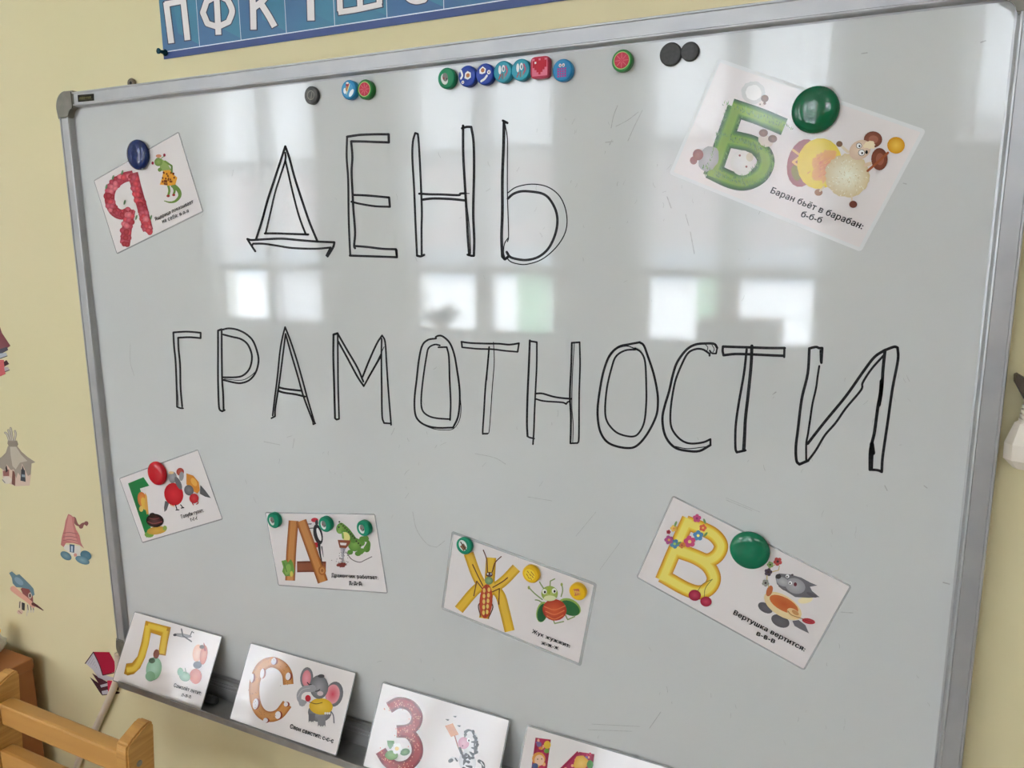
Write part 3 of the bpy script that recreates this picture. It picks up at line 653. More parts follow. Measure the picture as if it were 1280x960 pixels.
for i in range(60): x, y = random.gauss(320, 28), random.gauss(470, 32); a.line([(x, y), (x + 16, y - 12)], (4, 1), random.choice((A(205, 130, 110), A(220, 175, 110), A(210, 150, 115))), caps=False)
a.line([(440, 400), (415, 378), (398, 360)], 14, A(205, 190, 165)); a.ell(397, 360, 16, 15, A(115, 85, 66))
a.ell(438, 518, 112, 108, A(196, 178, 140), A(232, 226, 206), jag=.05, n=48)
for i in range(150):
    t0, rr = random.uniform(0, 6.28), random.uniform(10, 105); x, y = 438 + rr * math.cos(t0), 518 + rr * math.sin(t0)
    a.line([(x, y), (x + 9 * math.cos(t0 + .6), y + 9 * math.sin(t0 + .6))], (4, 1), random.choice((A(222, 214, 192), A(205, 190, 155), A(190, 172, 132), A(234, 228, 210))), caps=False)
a.ell(565, 338, 46, 41, A(110, 62, 50), A(138, 82, 66)); a.ell(597, 436, 41, 56, A(108, 60, 48), A(138, 80, 62)); a.ell(567, 338, 24, 20, A(150, 95, 78)); a.ell(600, 436, 20, 30, A(150, 92, 74))
a.ell(500, 390, 58, 46, A(196, 170, 148), A(212, 192, 172), -35); a.ell(548, 365, 30, 22, A(215, 200, 168), jag=.2)
for x, y, r in ((495, 369, 15), (508, 404, 17)): a.ell(x, y, r, r, A(110, 105, 100)); a.ell(x, y, r - 3, r - 3, A(225, 225, 222)); a.ell(x + 3, y + 2, 5, 6, BLK, n=8)
a.ell(533, 401, 7, 10, BLK, n=8); a.line([(640, 404), (590, 450), (538, 495)], 12, A(150, 85, 55)); a.ell(540, 462, 22, 10, A(205, 182, 155), rot=-20); a.ell(680, 367, 44, 42, A(200, 140, 35), A(222, 185, 80))
a.line([(458, 612), (460, 650)], 7, A(205, 190, 165)); a.ell(466, 662, 20, 18, A(112, 64, 54)); a.ell(293, 602, 20, 17, A(150, 108, 82)); a.line([(320, 575), (300, 595)], 10, A(205, 188, 160))
put(a, 'printed_picture', t); cap(t, k3, [('Баран бьёт в барабан:', (52, 604), (508, 786)), ('б-б-б', (203, 722), (303, 756))], .018)

# --- green letter with pigeons
k = (140, 550, 6.86); t = make_card([(148.5, 597.4), (248, 561.4), (279, 649), (178.6, 679)], 'small letter card with a green letter, snail and two dressed pigeons', G1)
a = Art(k); a.poly([(138, 372), (270, 318), (320, 392), (240, 416), (335, 700), (330, 825), (295, 836)], A(28, 116, 60))
a.ell(258, 510, 38, 66, A(185, 100, 50), A(205, 135, 60), -10); a.ell(275, 545, 24, 55, A(205, 165, 70), rot=-14); a.poly([(285, 450), (300, 480), (315, 630), (300, 640), (280, 560)], A(200, 150, 70)); a.ell(252, 590, 18, 25, A(205, 175, 90))
a.ell(320, 810, 40, 26, A(110, 150, 60)); a.ell(385, 775, 85, 34, A(178, 138, 52), A(195, 155, 70), -8); a.ell(455, 755, 18, 22, A(125, 150, 70)); a.ell(370, 690, 76, 58, A(38, 22, 22), A(70, 36, 38), 5); a.ell(348, 645, 26, 22, A(40, 25, 24))
a.line([(310, 700), (360, 716), (430, 700)], 9, A(120, 60, 58)); a.line([(320, 668), (360, 678), (405, 668)], 7, A(110, 56, 54)); put(a, 'printed_letter', t)
a = Art(k); a.poly([(455, 520), (492, 535), (470, 600), (450, 617), (446, 580)], A(88, 86, 88)); a.ell(530, 465, 82, 98, A(178, 22, 34), A(205, 45, 55), -12); a.ell(520, 320, 36, 50, A(118, 116, 118), A(150, 148, 150)); a.ell(570, 370, 22, 60, A(95, 92, 96), rot=-25); a.ell(510, 280, 22, 12, A(205, 175, 130))
a.line([(470, 300), (450, 265)], 8, A(70, 68, 70)); a.line([(545, 555), (560, 600)], 9, BLK); a.line([(590, 555), (610, 580)], 9, BLK); a.line([(550, 600), (575, 598)], 9, BLK); a.line([(595, 583), (618, 580)], 9, BLK); a.line([(500, 555), (535, 570)], 9, A(215, 170, 130))
a.poly([(760, 385), (800, 430), (850, 497), (800, 485), (755, 460)], A(88, 86, 88)); a.poly([(640, 285), (700, 305), (745, 360), (755, 430), (735, 460), (700, 440), (640, 380)], A(196, 126, 48)); a.ell(705, 360, 22, 40, A(215, 160, 75), rot=-30)
a.ell(587, 272, 33, 34, A(150, 52, 44), A(170, 80, 66)); a.ell(598, 310, 20, 40, A(140, 136, 138), rot=5); a.ell(662, 430, 40, 46, A(88, 84, 88), A(120, 116, 120), -20); a.ell(706, 500, 40, 42, A(176, 28, 36), A(196, 56, 60)); a.line([(690, 535), (700, 555)], 8, A(170, 40, 40)); a.line([(735, 515), (742, 540), (728, 550)], 8, A(170, 40, 40))
put(a, 'printed_picture', t); cap(t, k, [('Голуби гулят:', (603, 672), (792, 615)), ('г-г-г', (683, 697), (742, 680))], .012, 1.1)

# --- log letter with a dragon
k = (320, 630, 7.11); t = make_card([(332.7, 640.5), (470.5, 641.3), (484, 742.5), (346.7, 731.3)], 'letter card with a log letter, a woodpecker and a small green dragon drilling', G1)
a = Art(k); wood = [A(128, 72, 34), A(160, 98, 46), A(182, 122, 66)]
a.stroke([[(365, 558), (500, 556), (622, 560)]], 98, [A(108, 54, 36), A(130, 70, 46)]); a.stroke([[(335, 148), (314, 420), (304, 680)]], 88, wood); a.stroke([[(403, 148), (490, 390), (596, 692)]], 94, wood)
a.ell(590, 590, 34, 42, A(150, 90, 42)); a.ell(590, 590, 22, 28, A(182, 122, 66)); a.ell(590, 590, 11, 14, A(140, 84, 40))
a.poly([(228, 505), (270, 495), (285, 520), (312, 488), (330, 520), (345, 590), (330, 640), (262, 640), (235, 600), (245, 560)], A(98, 138, 58)); a.ell(285, 580, 26, 50, A(125, 160, 75), rot=12); a.ell(318, 620, 14, 26, A(190, 175, 80)); a.line([(250, 520), (275, 600)], 8, A(75, 115, 48)); put(a, 'printed_letter', t)
a = Art(k); a.line([(440, 178), (500, 177)], (6, 12), A(90, 88, 90)); a.ell(508, 255, 40, 78, A(205, 200, 198), rot=-8); a.ell(525, 172, 30, 22, A(205, 200, 198)); a.ell(522, 142, 32, 20, A(175, 40, 55)); a.ell(552, 270, 40, 92, A(45, 42, 46), rot=-12); a.ell(560, 270, 16, 60, A(215, 210, 210), rot=-16); a.ell(532, 365, 26, 24, A(170, 40, 50)); a.ell(540, 165, 14, 26, A(60, 56, 60))
a.line([(560, 360), (570, 440), (592, 545)], (26, 6), A(40, 38, 42)); a.line([(585, 380), (600, 470)], (14, 4), A(90, 88, 92)); a.line([(480, 215), (530, 212)], 8, BLK)
dg, dg2 = A(85, 128, 52), A(120, 158, 75)
a.line([(800, 425), (850, 490), (920, 517), (970, 497), (1030, 468)], 8, A(110, 100, 102)); a.line([(870, 380), (930, 420), (985, 400), (1000, 345), (975, 308), (945, 315), (940, 345), (962, 358)], (60, 8), dg)
a.ell(878, 360, 62, 60, dg, dg2, 35); a.line([(765, 200), (810, 240), (870, 320)], 56, dg); a.ell(800, 290, 34, 44, A(205, 195, 120), rot=-30); a.ell(752, 215, 38, 50, dg, dg2, 15); a.ell(838, 428, 26, 22, dg); a.ell(908, 440, 28, 22, dg); a.line([(770, 260), (775, 300)], 18, dg2); a.ell(742, 245, 18, 16, dg2); a.ell(738, 205, 7, 9, BLK, n=7)
for i in range(12): a.ell(742 + i * 17, 158 + i * 18 + (10 if i > 8 else 0), 9, 9, A(60, 70, 40), n=6)
a.poly([(728, 318), (842, 322), (836, 352), (800, 395), (745, 388), (735, 350)], A(128, 70, 48)); a.poly([(748, 342), (808, 346), (800, 368), (752, 364)], A(215, 205, 200)); a.poly([(752, 388), (798, 392), (786, 440), (775, 520), (762, 520), (760, 440)], A(140, 136, 140)); a.line([(765, 400), (768, 500)], 7, A(195, 192, 194))
a.ell(764, 540, 42, 22, A(118, 52, 46), jag=.2)
for i in range(34): a.ell(random.gauss(768, 44), random.gauss(488, 32), 4, 4, A(70, 55, 55), n=5)
put(a, 'printed_picture', t); cap(t, k, [('Дракончик работает:', (676, 646), (1090, 668)), ('д-д-д', (832, 712), (944, 717))], .016, 1.05)

# --- yellow letter with beetles
k = (545, 655, 5.19); t = make_card([(564, 663.7), (746, 728), (727, 834), (552.7, 760.6)], 'letter card with a yellow letter, a striped bug and a green winged beetle', G1, None, .0035)
a = Art(k); a.stroke([[(212, 190), (262, 330), (318, 430)], [(522, 285), (440, 370), (345, 440)], [(358, 218), (345, 400), (312, 612)], [(148, 556), (250, 435), (325, 380)], [(350, 385), (415, 460), (445, 560), (478, 695)]], 66, [A(182, 138, 32), A(198, 156, 40), A(212, 172, 56)])
br = A(90, 52, 36)
for p in ([(305, 400), (270, 330), (238, 262)], [(310, 430), (265, 370), (246, 465)], [(370, 410), (430, 375), (465, 348)], [(365, 440), (412, 418), (408, 520)], [(300, 500), (276, 530), (292, 600)], [(352, 500), (370, 540), (340, 610)], [(335, 310), (330, 230), (308, 168)], [(365, 312), (385, 250), (424, 210)]): a.line(p, 7, br)
a.ell(325, 500, 42, 112, A(170, 62, 38), A(190, 85, 50), 4)
for i in range(5): a.ell(314 - i, 430 + 36 * i, 9, 15, A(215, 180, 95)); a.ell(345 - i * 3, 425 + 36 * i, 9, 15, A(215, 180, 95))
a.line([(328, 400), (322, 600)], 5, A(110, 40, 30)); a.ell(345, 366, 26, 26, A(98, 130, 88), A(140, 165, 120)); a.ell(348, 326, 22, 16, A(85, 50, 45)); a.ell(338, 322, 6, 6, WHT, n=7); a.ell(358, 322, 6, 6, WHT, n=7); put(a, 'printed_letter', t)
a = Art(k); gn = A(40, 98, 52)
for p in ([(700, 420), (680, 390), (672, 375)], [(740, 410), (742, 370), (770, 356)], [(812, 470), (822, 430), (816, 390)], [(690, 490), (640, 450), (603, 412)], [(690, 510), (665, 495), (645, 492)], [(760, 615), (770, 645), (828, 632)], [(840, 590), (855, 620), (900, 600)]): a.line(p, 8, A(125, 142, 92))
for x, y in ((603, 412), (816, 392)): a.ell(x, y, 8, 12, A(140, 150, 80), n=8)
a.ell(690, 570, 38, 68, A(140, 165, 80), rot=12); a.ell(690, 576, 32, 60, gn, A(30, 80, 45), 12); a.ell(868, 538, 78, 52, A(140, 165, 80), rot=28); a.ell(868, 545, 70, 44, gn, A(34, 88, 48), 28)
a.ell(770, 556, 78, 70, A(165, 52, 36), A(198, 88, 52), 10)
for i in range(3): a.line([(705 + i * 8, 535 + 30 * i), (770, 556 + 30 * i), (838 - 6 * i, 530 + 30 * i)], 7, A(205, 110, 65))
a.ell(738, 450, 54, 50, A(135, 152, 72), A(175, 185, 105)); a.ell(740, 480, 40, 18, A(205, 205, 160)); a.ell(735, 430, 12, 26, A(150, 165, 60))
for x, y in ((705, 437), (768, 432)): a.ell(x, y, 15, 17, A(215, 215, 200)); a.ell(x + 3, y + 3, 7, 9, BLK, n=8)
put(a, 'printed_picture', t); cap(t, k, [('Жук жужжит:', (625, 704), (868, 802)), ('ж-ж-ж', (684, 778), (795, 814))], .018)

# --- orange-yellow letter with a wolf
k = (790, 610, 6.4); k3 = (890, 650, 4.8); t = make_card([(839.7, 618.6), (1064, 731), (1006.7, 839.6), (796, 721.7)], 'letter card with a golden letter, flower wreath, cherries and a grey wolf', G1)
a = Art(k); a.stroke([[(455, 245), (350, 480), (240, 738)], [(430, 275), (560, 325), (660, 380), (712, 460), (680, 540), (600, 580), (500, 545), (370, 492)], [(362, 502), (510, 556), (610, 625), (655, 720), (620, 800), (540, 835), (430, 806), (238, 698)]], 116, [A(190, 128, 34), A(204, 154, 42), A(213, 176, 54), A(218, 192, 70), A(222, 206, 98)], 180)
for x, y, r, c, m_ in ((520, 242, 34, A(178, 66, 110), A(120, 40, 80)), (568, 318, 30, A(200, 90, 60), A(225, 180, 90)), (530, 380, 42, A(80, 130, 170), A(225, 215, 120)), (462, 428, 48, A(190, 70, 110), A(225, 200, 110)), (400, 456, 26, A(190, 110, 50), A(160, 60, 40)), (342, 445, 38, A(75, 120, 150), A(160, 190, 90)), (296, 414, 36, A(160, 70, 120), A(210, 150, 90)), (335, 322, 28, A(205, 165, 70), A(190, 110, 50)), (294, 350, 18, A(160, 50, 60), A(120, 40, 50))): a.flower(x, y, r, c, m_)
for x, y, r in ((350, 285, 20), (582, 264, -20), (590, 370, 40), (375, 440, 60)): a.ell(x, y, 9, 24, A(105, 140, 80), rot=r, n=8)
a.line([(525, 825), (568, 765), (645, 728)], 5, A(110, 105, 50)); a.line([(580, 868), (588, 800), (642, 728)], 5, A(110, 105, 50)); a.ell(503, 856, 50, 44, A(140, 28, 50), A(185, 60, 85), 10); a.ell(593, 906, 46, 40, A(145, 30, 52), A(185, 60, 85), 10); put(a, 'printed_letter', t)
a = Art(k3); gy, gy2 = A(98, 96, 100), A(140, 138, 142)
a.ell(320, 527, 48, 28, A(86, 82, 86), gy, 30); a.ell(410, 606, 58, 36, A(86, 82, 86), gy, 25); a.poly([(482, 605), (520, 600), (560, 630), (582, 680), (530, 655), (495, 635)], A(98, 94, 98))
a.ell(425, 515, 128, 62, A(212, 188, 140), A(226, 206, 165), 32); a.ell(560, 480, 45, 20, A(226, 208, 168), rot=-10); a.ell(432, 505, 96, 40, A(190, 102, 52), A(176, 82, 40), 28); a.ell(345, 425, 18, 34, A(180, 100, 60), rot=20); a.ell(490, 560, 45, 24, A(214, 180, 128), rot=35); a.ell(500, 555, 24, 12, A(185, 130, 80), rot=35)
a.poly([(380, 342), (402, 320), (470, 326), (535, 345), (590, 375), (632, 392), (588, 400), (600, 425), (645, 462), (580, 466), (500, 462), (440, 425), (390, 385)], gy); a.ell(500, 395, 62, 46, gy2, A(165, 163, 166), 20); a.ell(425, 370, 42, 26, gy2, A(170, 168, 170), 25); a.ell(398, 338, 17, 15, A(48, 44, 46)); a.ell(598, 448, 34, 10, A(84, 80, 84), rot=25)
for x, y in ((453, 337), (470, 377)): a.ell(x, y, 11, 11, WHT); a.ell(x - 2, y + 2, 5, 6, BLK, n=7)
a.ell(500, 385, 10, 12, A(90, 40, 46)); a.line([(400, 395), (430, 418), (450, 420)], 4, A(70, 60, 60)); a.ell(482, 328, 8, 6, A(70, 60, 62), n=7)
a.line([(455, 545), (480, 570), (545, 592)], 5, A(150, 110, 70)); a.ell(580, 606, 40, 17, A(150, 32, 44), A(180, 60, 66), 12); a.line([(560, 600), (600, 612)], 4, A(110, 20, 30))
a.line([(340, 400), (330, 340), (350, 285), (390, 262)], 6, A(190, 165, 105)); a.line([(360, 310), (400, 300), (405, 275)], 5, A(190, 165, 105))
for x, y, r, c in ((395, 248, 26, A(165, 62, 60)), (350, 267, 20, A(120, 145, 85)), (338, 311, 24, A(70, 52, 66)), (322, 376, 22, A(140, 138, 128))): a.flower(x, y, r, c, A(60, 40, 40))
put(a, 'printed_picture', t); cap(t, k3, [('Вертушка вертится:', (128, 563), (553, 786)), ('в-в-в', (266, 688), (373, 738))], .024)

# --- cards leaning in the tray
LEAN = (-.0035, 28.6)
k = (130, 750, 6.4); t = make_card([(168.3, 764), (276, 794.5), 0, 0], 'letter card with an ochre letter, small aeroplane and a red fox, leaning in the tray', G2, LEAN, .0015)
a = Art(k); a.poly([(333, 165), (536, 218), (512, 330), (494, 446), (432, 436), (446, 350), (456, 288), (376, 262), (358, 360), (330, 460), (290, 545), (240, 592), (190, 604), (160, 590), (178, 508), (225, 502), (268, 450), (296, 350), (314, 260)], A(170, 122, 30))
a.stroke([[(352, 205), (430, 225), (500, 245)], [(352, 205), (332, 350), (295, 465), (245, 545), (182, 560)], [(495, 245), (480, 335), (464, 430)]], 54, [A(184, 142, 36), A(200, 164, 48), A(208, 176, 62)])
a.ell(400, 550, 62, 95, A(120, 160, 130), A(150, 185, 160), 10); a.ell(372, 610, 40, 40, A(110, 150, 115)); a.ell(420, 432, 24, 38, A(120, 66, 50), rot=8); a.ell(385, 485, 26, 22, A(70, 90, 66)); put(a, 'printed_letter', t)
a = Art(k); a.ell(630, 284, 74, 15, A(120, 118, 120), A(160, 158, 160), 8); a.line([(620, 232), (632, 290)], 11, A(95, 93, 96)); a.line([(635, 288), (700, 332)], 11, A(95, 93, 96)); a.line([(690, 285), (704, 252), (718, 262)], 8, A(80, 78, 80)); a.ell(568, 280, 14, 10, A(60, 58, 60))
a.ell(748, 425, 38, 70, A(205, 150, 120), A(215, 175, 150), 8); a.ell(798, 440, 30, 78, A(180, 92, 74), A(200, 125, 100), 8); a.line([(800, 345), (810, 400)], (6, 20), A(150, 60, 50)); a.ell(785, 375, 20, 16, A(90, 60, 56)); a.ell(748, 520, 34, 30, A(70, 76, 96)); a.ell(735, 610, 48, 62, A(178, 88, 72), A(200, 120, 100)); a.ell(648, 612, 46, 38, A(96, 140, 112), A(130, 170, 145), 20); a.ell(612, 575, 24, 34, A(110, 155, 130)); a.line([(650, 545), (660, 590)], 6, A(90, 120, 100))
put(a, 'printed_picture', t); cap(t, k, [('Самолёт летит:', (560, 694), (778, 762)), ('л-л-л', (622, 770), (694, 788))], .016)

k = (290, 795, 6.19); t = make_card([(313.4, 803), (441.9, 839.4), 0, 0], 'letter card with a cheese letter and a grey elephant in a yellow shirt', G2, LEAN, .0015)
a = Art(k); a.stroke([[(436, 375), (425, 290), (378, 228), (300, 202), (228, 240), (182, 335), (172, 440), (190, 540), (235, 605), (300, 625), (368, 600), (428, 525)]], 82, [A(160, 98, 48), A(178, 118, 62), A(188, 130, 74)])
for x, y, rx, ry in ((325, 195, 20, 27), (436, 312, 19, 30), (236, 290, 16, 38), (157, 325, 13, 36), (184, 526, 21, 42), (358, 612, 22, 30), (262, 652, 18, 18), (420, 528, 16, 18)): a.ell(x + 5, y, rx + 6, ry + 2, A(130, 58, 44), rot=8); a.ell(x - 2, y, rx, ry, A(212, 206, 206), rot=8)
for i in range(60): q = random.choice([(436, 350), (400, 250), (300, 200), (225, 245), (180, 345), (172, 440), (190, 540), (240, 605), (320, 620)]); a.ell(q[0] + random.gauss(0, 22), q[1] + random.gauss(0, 22), 3, 3, A(140, 80, 44), n=5)
put(a, 'printed_letter', t)
a = Art(k); ge, ge2 = A(100, 98, 102), A(142, 140, 144)
a.ell(578, 325, 50, 84, ge, ge2, 5); a.ell(577, 328, 34, 64, A(190, 110, 120), A(208, 140, 150), 5); a.ell(792, 450, 68, 98, ge, ge2, 10); a.ell(780, 450, 54, 76, A(206, 140, 148), A(196, 70, 88), 10)
a.line([(765, 580), (785, 615), (790, 672)], 9, ge); a.ell(680, 590, 92, 76, ge, ge2); a.line([(618, 600), (618, 668)], 50, ge, caps=False); a.line([(695, 620), (695, 700)], 60, A(120, 118, 122), caps=False)
for x, y in ((605, 668), (622, 672), (638, 666), (675, 700), (695, 706), (715, 700)): a.ell(x, y, 8, 10, A(205, 200, 196), n=8)
a.ell(690, 545, 92, 64, A(196, 156, 40), A(214, 180, 70), 5); a.line([(600, 510), (650, 525), (700, 515)], 6, A(90, 70, 40)); a.ell(675, 395, 72, 92, ge, ge2); a.line([(625, 405), (560, 412), (525, 445), (522, 490), (545, 518), (568, 512)], (56, 26), ge2); a.line([(605, 402), (545, 418), (512, 470)], 5, A(168, 166, 170)); a.ell(590, 482, 22, 26, A(170, 40, 52)); a.ell(692, 310, 26, 14, A(70, 68, 70))
a.line([(585, 360), (600, 378), (615, 374)], 7, BLK); a.line([(650, 428), (668, 424), (682, 414)], 7, BLK); a.ell(685, 445, 24, 18, A(190, 172, 174))
for x in (725, 742, 758): a.ell(x, 598, 8, 10, A(205, 200, 196), n=8)
put(a, 'printed_picture', t); cap(t, k, [('Слон свистит: с-с-с', (450, 712), (784, 828))], .03)

k = (450, 840, 6.4); t = make_card([(478, 851.7), (634.4, 897.8), 0, 0], 'letter card with a strawberry red letter and a zebra holding a sign', G2, LEAN, .002)
a = Art(k); a.stroke([[(232, 286), (310, 246), (400, 268), (455, 345), (440, 420), (385, 462), (295, 472)], [(295, 478), (390, 490), (450, 570), (455, 660), (400, 735), (310, 760), (230, 725), (165, 630)]], 92, [A(104, 12, 22), A(128, 20, 28), A(150, 36, 40)])
for i in range(120):
    q = random.choice([(240, 285), (320, 250), (400, 275), (450, 350), (430, 430), (370, 470), (310, 475), (420, 520), (455, 600), (450, 680), (390, 740), (300, 755), (220, 710), (180, 650)]); a.ell(q[0] + random.gauss(0, 22), q[1] + random.gauss(0, 20), 4, 6, A(205, 130, 110), n=6)
a.poly([(218, 548), (275, 550), (280, 600), (240, 615), (225, 590)], A(80, 125, 70)); a.ell(255, 665, 52, 38, A(96, 138, 72), A(125, 160, 95)); a.ell(362, 640, 40, 28, A(60, 105, 60), A(110, 150, 90), -15)
for i in range(6): a.ell(298 + 26 * math.cos(i * 1.047), 612 + 28 * math.sin(i * 1.047), 18, 20, A(226, 222, 218), n=10)
a.ell(298, 612, 17, 16, A(205, 175, 110)); put(a, 'printed_letter', t)
a = Art(k); a.poly([(680, 430), (742, 410), (790, 500), (728, 520)], A(190, 128, 88)); a.line([(758, 512), (790, 615)], 9, A(150, 85, 70))
for x, y in ((700, 383), (760, 357), (793, 432)): a.ell(x, y, 12, 6, A(90, 92, 92), rot=20, n=8); a.line([(x - 14, y - 4), (x + 14, y - 4)], 4, A(120, 120, 120))
a.ell(880, 560, 60, 92, A(184, 182, 184), A(205, 203, 204), 10); a.ell(860, 720, 68, 90, A(184, 182, 184), A(205, 203, 204), -10); a.ell(830, 568, 44, 48, A(190, 130, 152), A(205, 155, 172)); a.ell(822, 590, 6, 8, A(120, 60, 80), n=7); a.ell(870, 545, 14, 16, WHT); a.ell(872, 548, 7, 9, BLK, n=8)
for p in ([(845, 480), (870, 465), (905, 475), (912, 505)], [(915, 515), (935, 560), (895, 560)], [(940, 580), (930, 615), (895, 605)], [(935, 640), (905, 660), (880, 640)], [(905, 685), (880, 690), (865, 660)], [(850, 660), (830, 680), (815, 650)], [(870, 720), (840, 710), (830, 740)], [(890, 760), (850, 750)], [(845, 500), (840, 520)], [(930, 530), (915, 590)], [(925, 600), (918, 650)], [(840, 690), (870, 680)], [(830, 770), (880, 790)]): a.line(p, (26, 10), A(46, 44, 46))
a.line([(815, 650), (800, 610)], 22, A(60, 50, 52)); a.line([(780, 700), (740, 690), (722, 712)], 30, A(190, 188, 188)); a.line([(722, 712), (735, 705)], 30, A(58, 56, 58)); a.line([(765, 690), (780, 712)], 12, A(58, 56, 58)); a.line([(955, 712), (985, 735), (990, 790)], 28, A(56, 54, 56)); a.line([(970, 720), (992, 752)], 8, A(200, 198, 198))
put(a, 'printed_picture', t)

k = (635, 890, 5.565); t = make_card([(658.4, 905.3), (832, 956.8), 0, 0], 'letter card with a magenta letter full of toys, cut off by the picture edge', G2, LEAN, .002)
t.card['label'] = 'letter card with a magenta toy patterned letter next to the zebra card'
a = Art(k); a.stroke([[(245, 185), (218, 390), (190, 640)], [(548, 285), (520, 480), (490, 740)], [(520, 310), (370, 460), (215, 620)]], 108, [A(142, 34, 66), A(160, 44, 78)])
for i in range(70):
    p, q = random.choice((((245, 200), (190, 640)), ((548, 300), (490, 730)), ((520, 320), (215, 620)))); f = random.random(); a.ell(p[0] + (q[0] - p[0]) * f + random.uniform(-36, 36), p[1] + (q[1] - p[1]) * f + random.uniform(-20, 20), random.uniform(6, 15), random.uniform(6, 14), random.choice((A(200, 160, 60), A(90, 130, 60), A(205, 110, 60), A(190, 60, 90), A(110, 90, 140), A(215, 150, 120))), n=9)
a.ell(275, 228, 24, 28, A(205, 165, 60)); a.ell(270, 270, 18, 16, A(95, 130, 60)); a.ell(218, 225, 18, 18, A(110, 90, 130))
a.ell(215, 325, 46, 46, A(205, 140, 70)); a.ell(220, 335, 34, 38, A(214, 176, 150)); a.ell(208, 328, 4, 5, BLK, n=6); a.ell(236, 326, 4, 5, BLK, n=6); a.ell(190, 375, 22, 20, A(80, 90, 130)); a.ell(510, 355, 50, 50, A(200, 150, 60), A(215, 180, 90), jag=.12); a.ell(572, 365, 22, 30, A(80, 130, 70))
put(a, 'printed_letter', t)

# ------------------------------------------------------------------ magnets
def gloss(name, c, rough=.32): return mat(name, c, rough, spec=.5 if rough < .2 else .22, noise=(60, tuple(v * .93 for v in c[:3]) + (1,), (1, 1, 1), 1))
def magnet(px, d, h, m, label, dome=True, base=0.0, art=None, group=None, square=False, name='round_magnet'):
    """px: centre of its front face in the photograph; it sits on the board or on a card"""
    sf = Surf((0, -(base + h), ZT), (0, -1, 0)); q = sf.hit(*px); o = Vector((q.x, -base, q.z))
    S = Surf(o, (0, -1, 0)); r = d / 2; bm = bmesh.new()
    if dome: lathe(bm, [(0, 0), (r * .93, 0), (r, h * .22), (r, h * .42), (r * .95, h * .66), (r * .82, h * .84), (r * .6, h * .95), (r * .3, h * .99), (0, h)], 40)
    elif square: rounded_rect(bm, d, d, d * .22, 0, h, -r, -r); bmesh.ops.bevel(bm, geom=[e_ for f in bm.faces if len(f.verts) > 4 for e_ in f.edges], offset=.0012, segments=2, affect='EDGES')
    else: lathe(bm, [(0, 0), (r * .96, 0), (r, h * .12), (r, h * .8), (r * .93, h * .95), (r * .86, h), (0, h)], 32)
    o_ = obj(name, bm, m, None, dome); o_.matrix_world = S.M; tag(o_, label, 'magnet', group)
    if art:
        a = Art((px[0], px[1], 1)); face = Surf(o + Vector((0, -h, 0)), (0, -1, 0))
        # art is drawn in millimetres on the face
        class MM: pass
        face2 = face
        V, Fc, Cc = [], [], []
        mmart = Art((0, 0, 1)); art(mmart)
        for verts, faces, cols, layer in mmart.items:
            b = len(V)
            V += [Vector((v.x * .001, v.y * .001, h + .00004 + .00001 * layer)) for v in verts]; Cc += cols; Fc += [[b + i for i in f] for f in faces]
        me = bpy.data.meshes.new('printed_face'); me.from_pydata(V, [], Fc); at = me.color_attributes.new('ink', 'FLOAT_COLOR', 'POINT')
        for i, c in enumerate(Cc): at.data[i].color = c
        bm2 = bmesh.new(); bm2.from_mesh(me); bm2.normal_update()
        for f in bm2.faces:
            if f.normal.z < 0: f.normal_flip()
        bm2.to_mesh(me); bm2.free(); link('printed_face', me, M_face, o_)
    return o_
onc = CT + .0008
M_gr = gloss('green_plastic', A(8, 92, 58), .1); M_navy = gloss('navy_plastic', A(18, 38, 92), .1); M_red = gloss('red_plastic', A(190, 18, 36), .1)
magnet((168, 193), .041, .009, M_navy, 'large navy blue domed magnet holding the strawberry letter card', base=onc, group='large domed magnets')
magnet((1018.5, 136), .041, .009, M_gr, 'large green domed magnet holding the ram and drum card', base=onc, group='large domed magnets')
magnet((192.5, 593), .037, .009, M_red, 'large red domed magnet holding the pigeon card', base=onc, group='large domed magnets')
magnet((936, 690.5), .040, .009, gloss('green_plastic_bright', A(10, 108, 74), .1), 'large green domed magnet holding the wolf card', base=onc, group='large domed magnets')
def melon(a): a.ell(0, 0, 8.4, 8.4, A(150, 190, 110), n=28); a.ell(0, 0, 7.6, 7.6, A(175, 45, 66), A(190, 66, 84), n=28); [a.line([(2 * math.cos(t * .785), 2 * math.sin(t * .785)), (6.6 * math.cos(t * .785), 6.6 * math.sin(t * .785))], .5, A(205, 110, 120)) for t in range(8)]
def pic_blue(a): a.ell(-1, 0, 8, 8, A(70, 140, 180)); a.ell(4, -4, 2.4, 5, A(215, 222, 228), rot=-40); a.ell(-5, -1, 2.2, 3.4, A(215, 222, 228)); a.ell(-1, 5, 2.5, 3, A(150, 60, 70)); a.ell(-2, 1, 2, 3, A(170, 120, 80)); a.line([(-3, -5), (2, 6)], .8, A(225, 220, 150)); a.ell(-1, 7.4, 2, 1.2, A(220, 220, 220))
def pic_grey(a): a.ell(-2, -1, 4.2, 6, A(200, 205, 200), rot=20); a.ell(-1, 1, 3.4, 4.6, A(112, 112, 108), rot=15); a.ell(-3, 0, 1.2, 1.2, A(130, 60, 60), n=8); a.ell(1, -1, 1, 1, A(60, 60, 60), n=8)
def pic_eggs(a): a.poly([(-2, 3), (1, 5), (5, 3), (5, -2), (1, -4), (-3, -2)], A(225, 225, 228)); a.ell(1.4, .5, 2.3, 2.2, A(165, 105, 66)); a.line([(-7, 6), (-5.5, 1), (-7.4, -2)], 2.2, A(222, 222, 226)); a.ell(-5, -6, 1.7, 1.7, A(222, 222, 226)); a.ell(-5, -6, .8, .8, A(120, 90, 80), n=8)
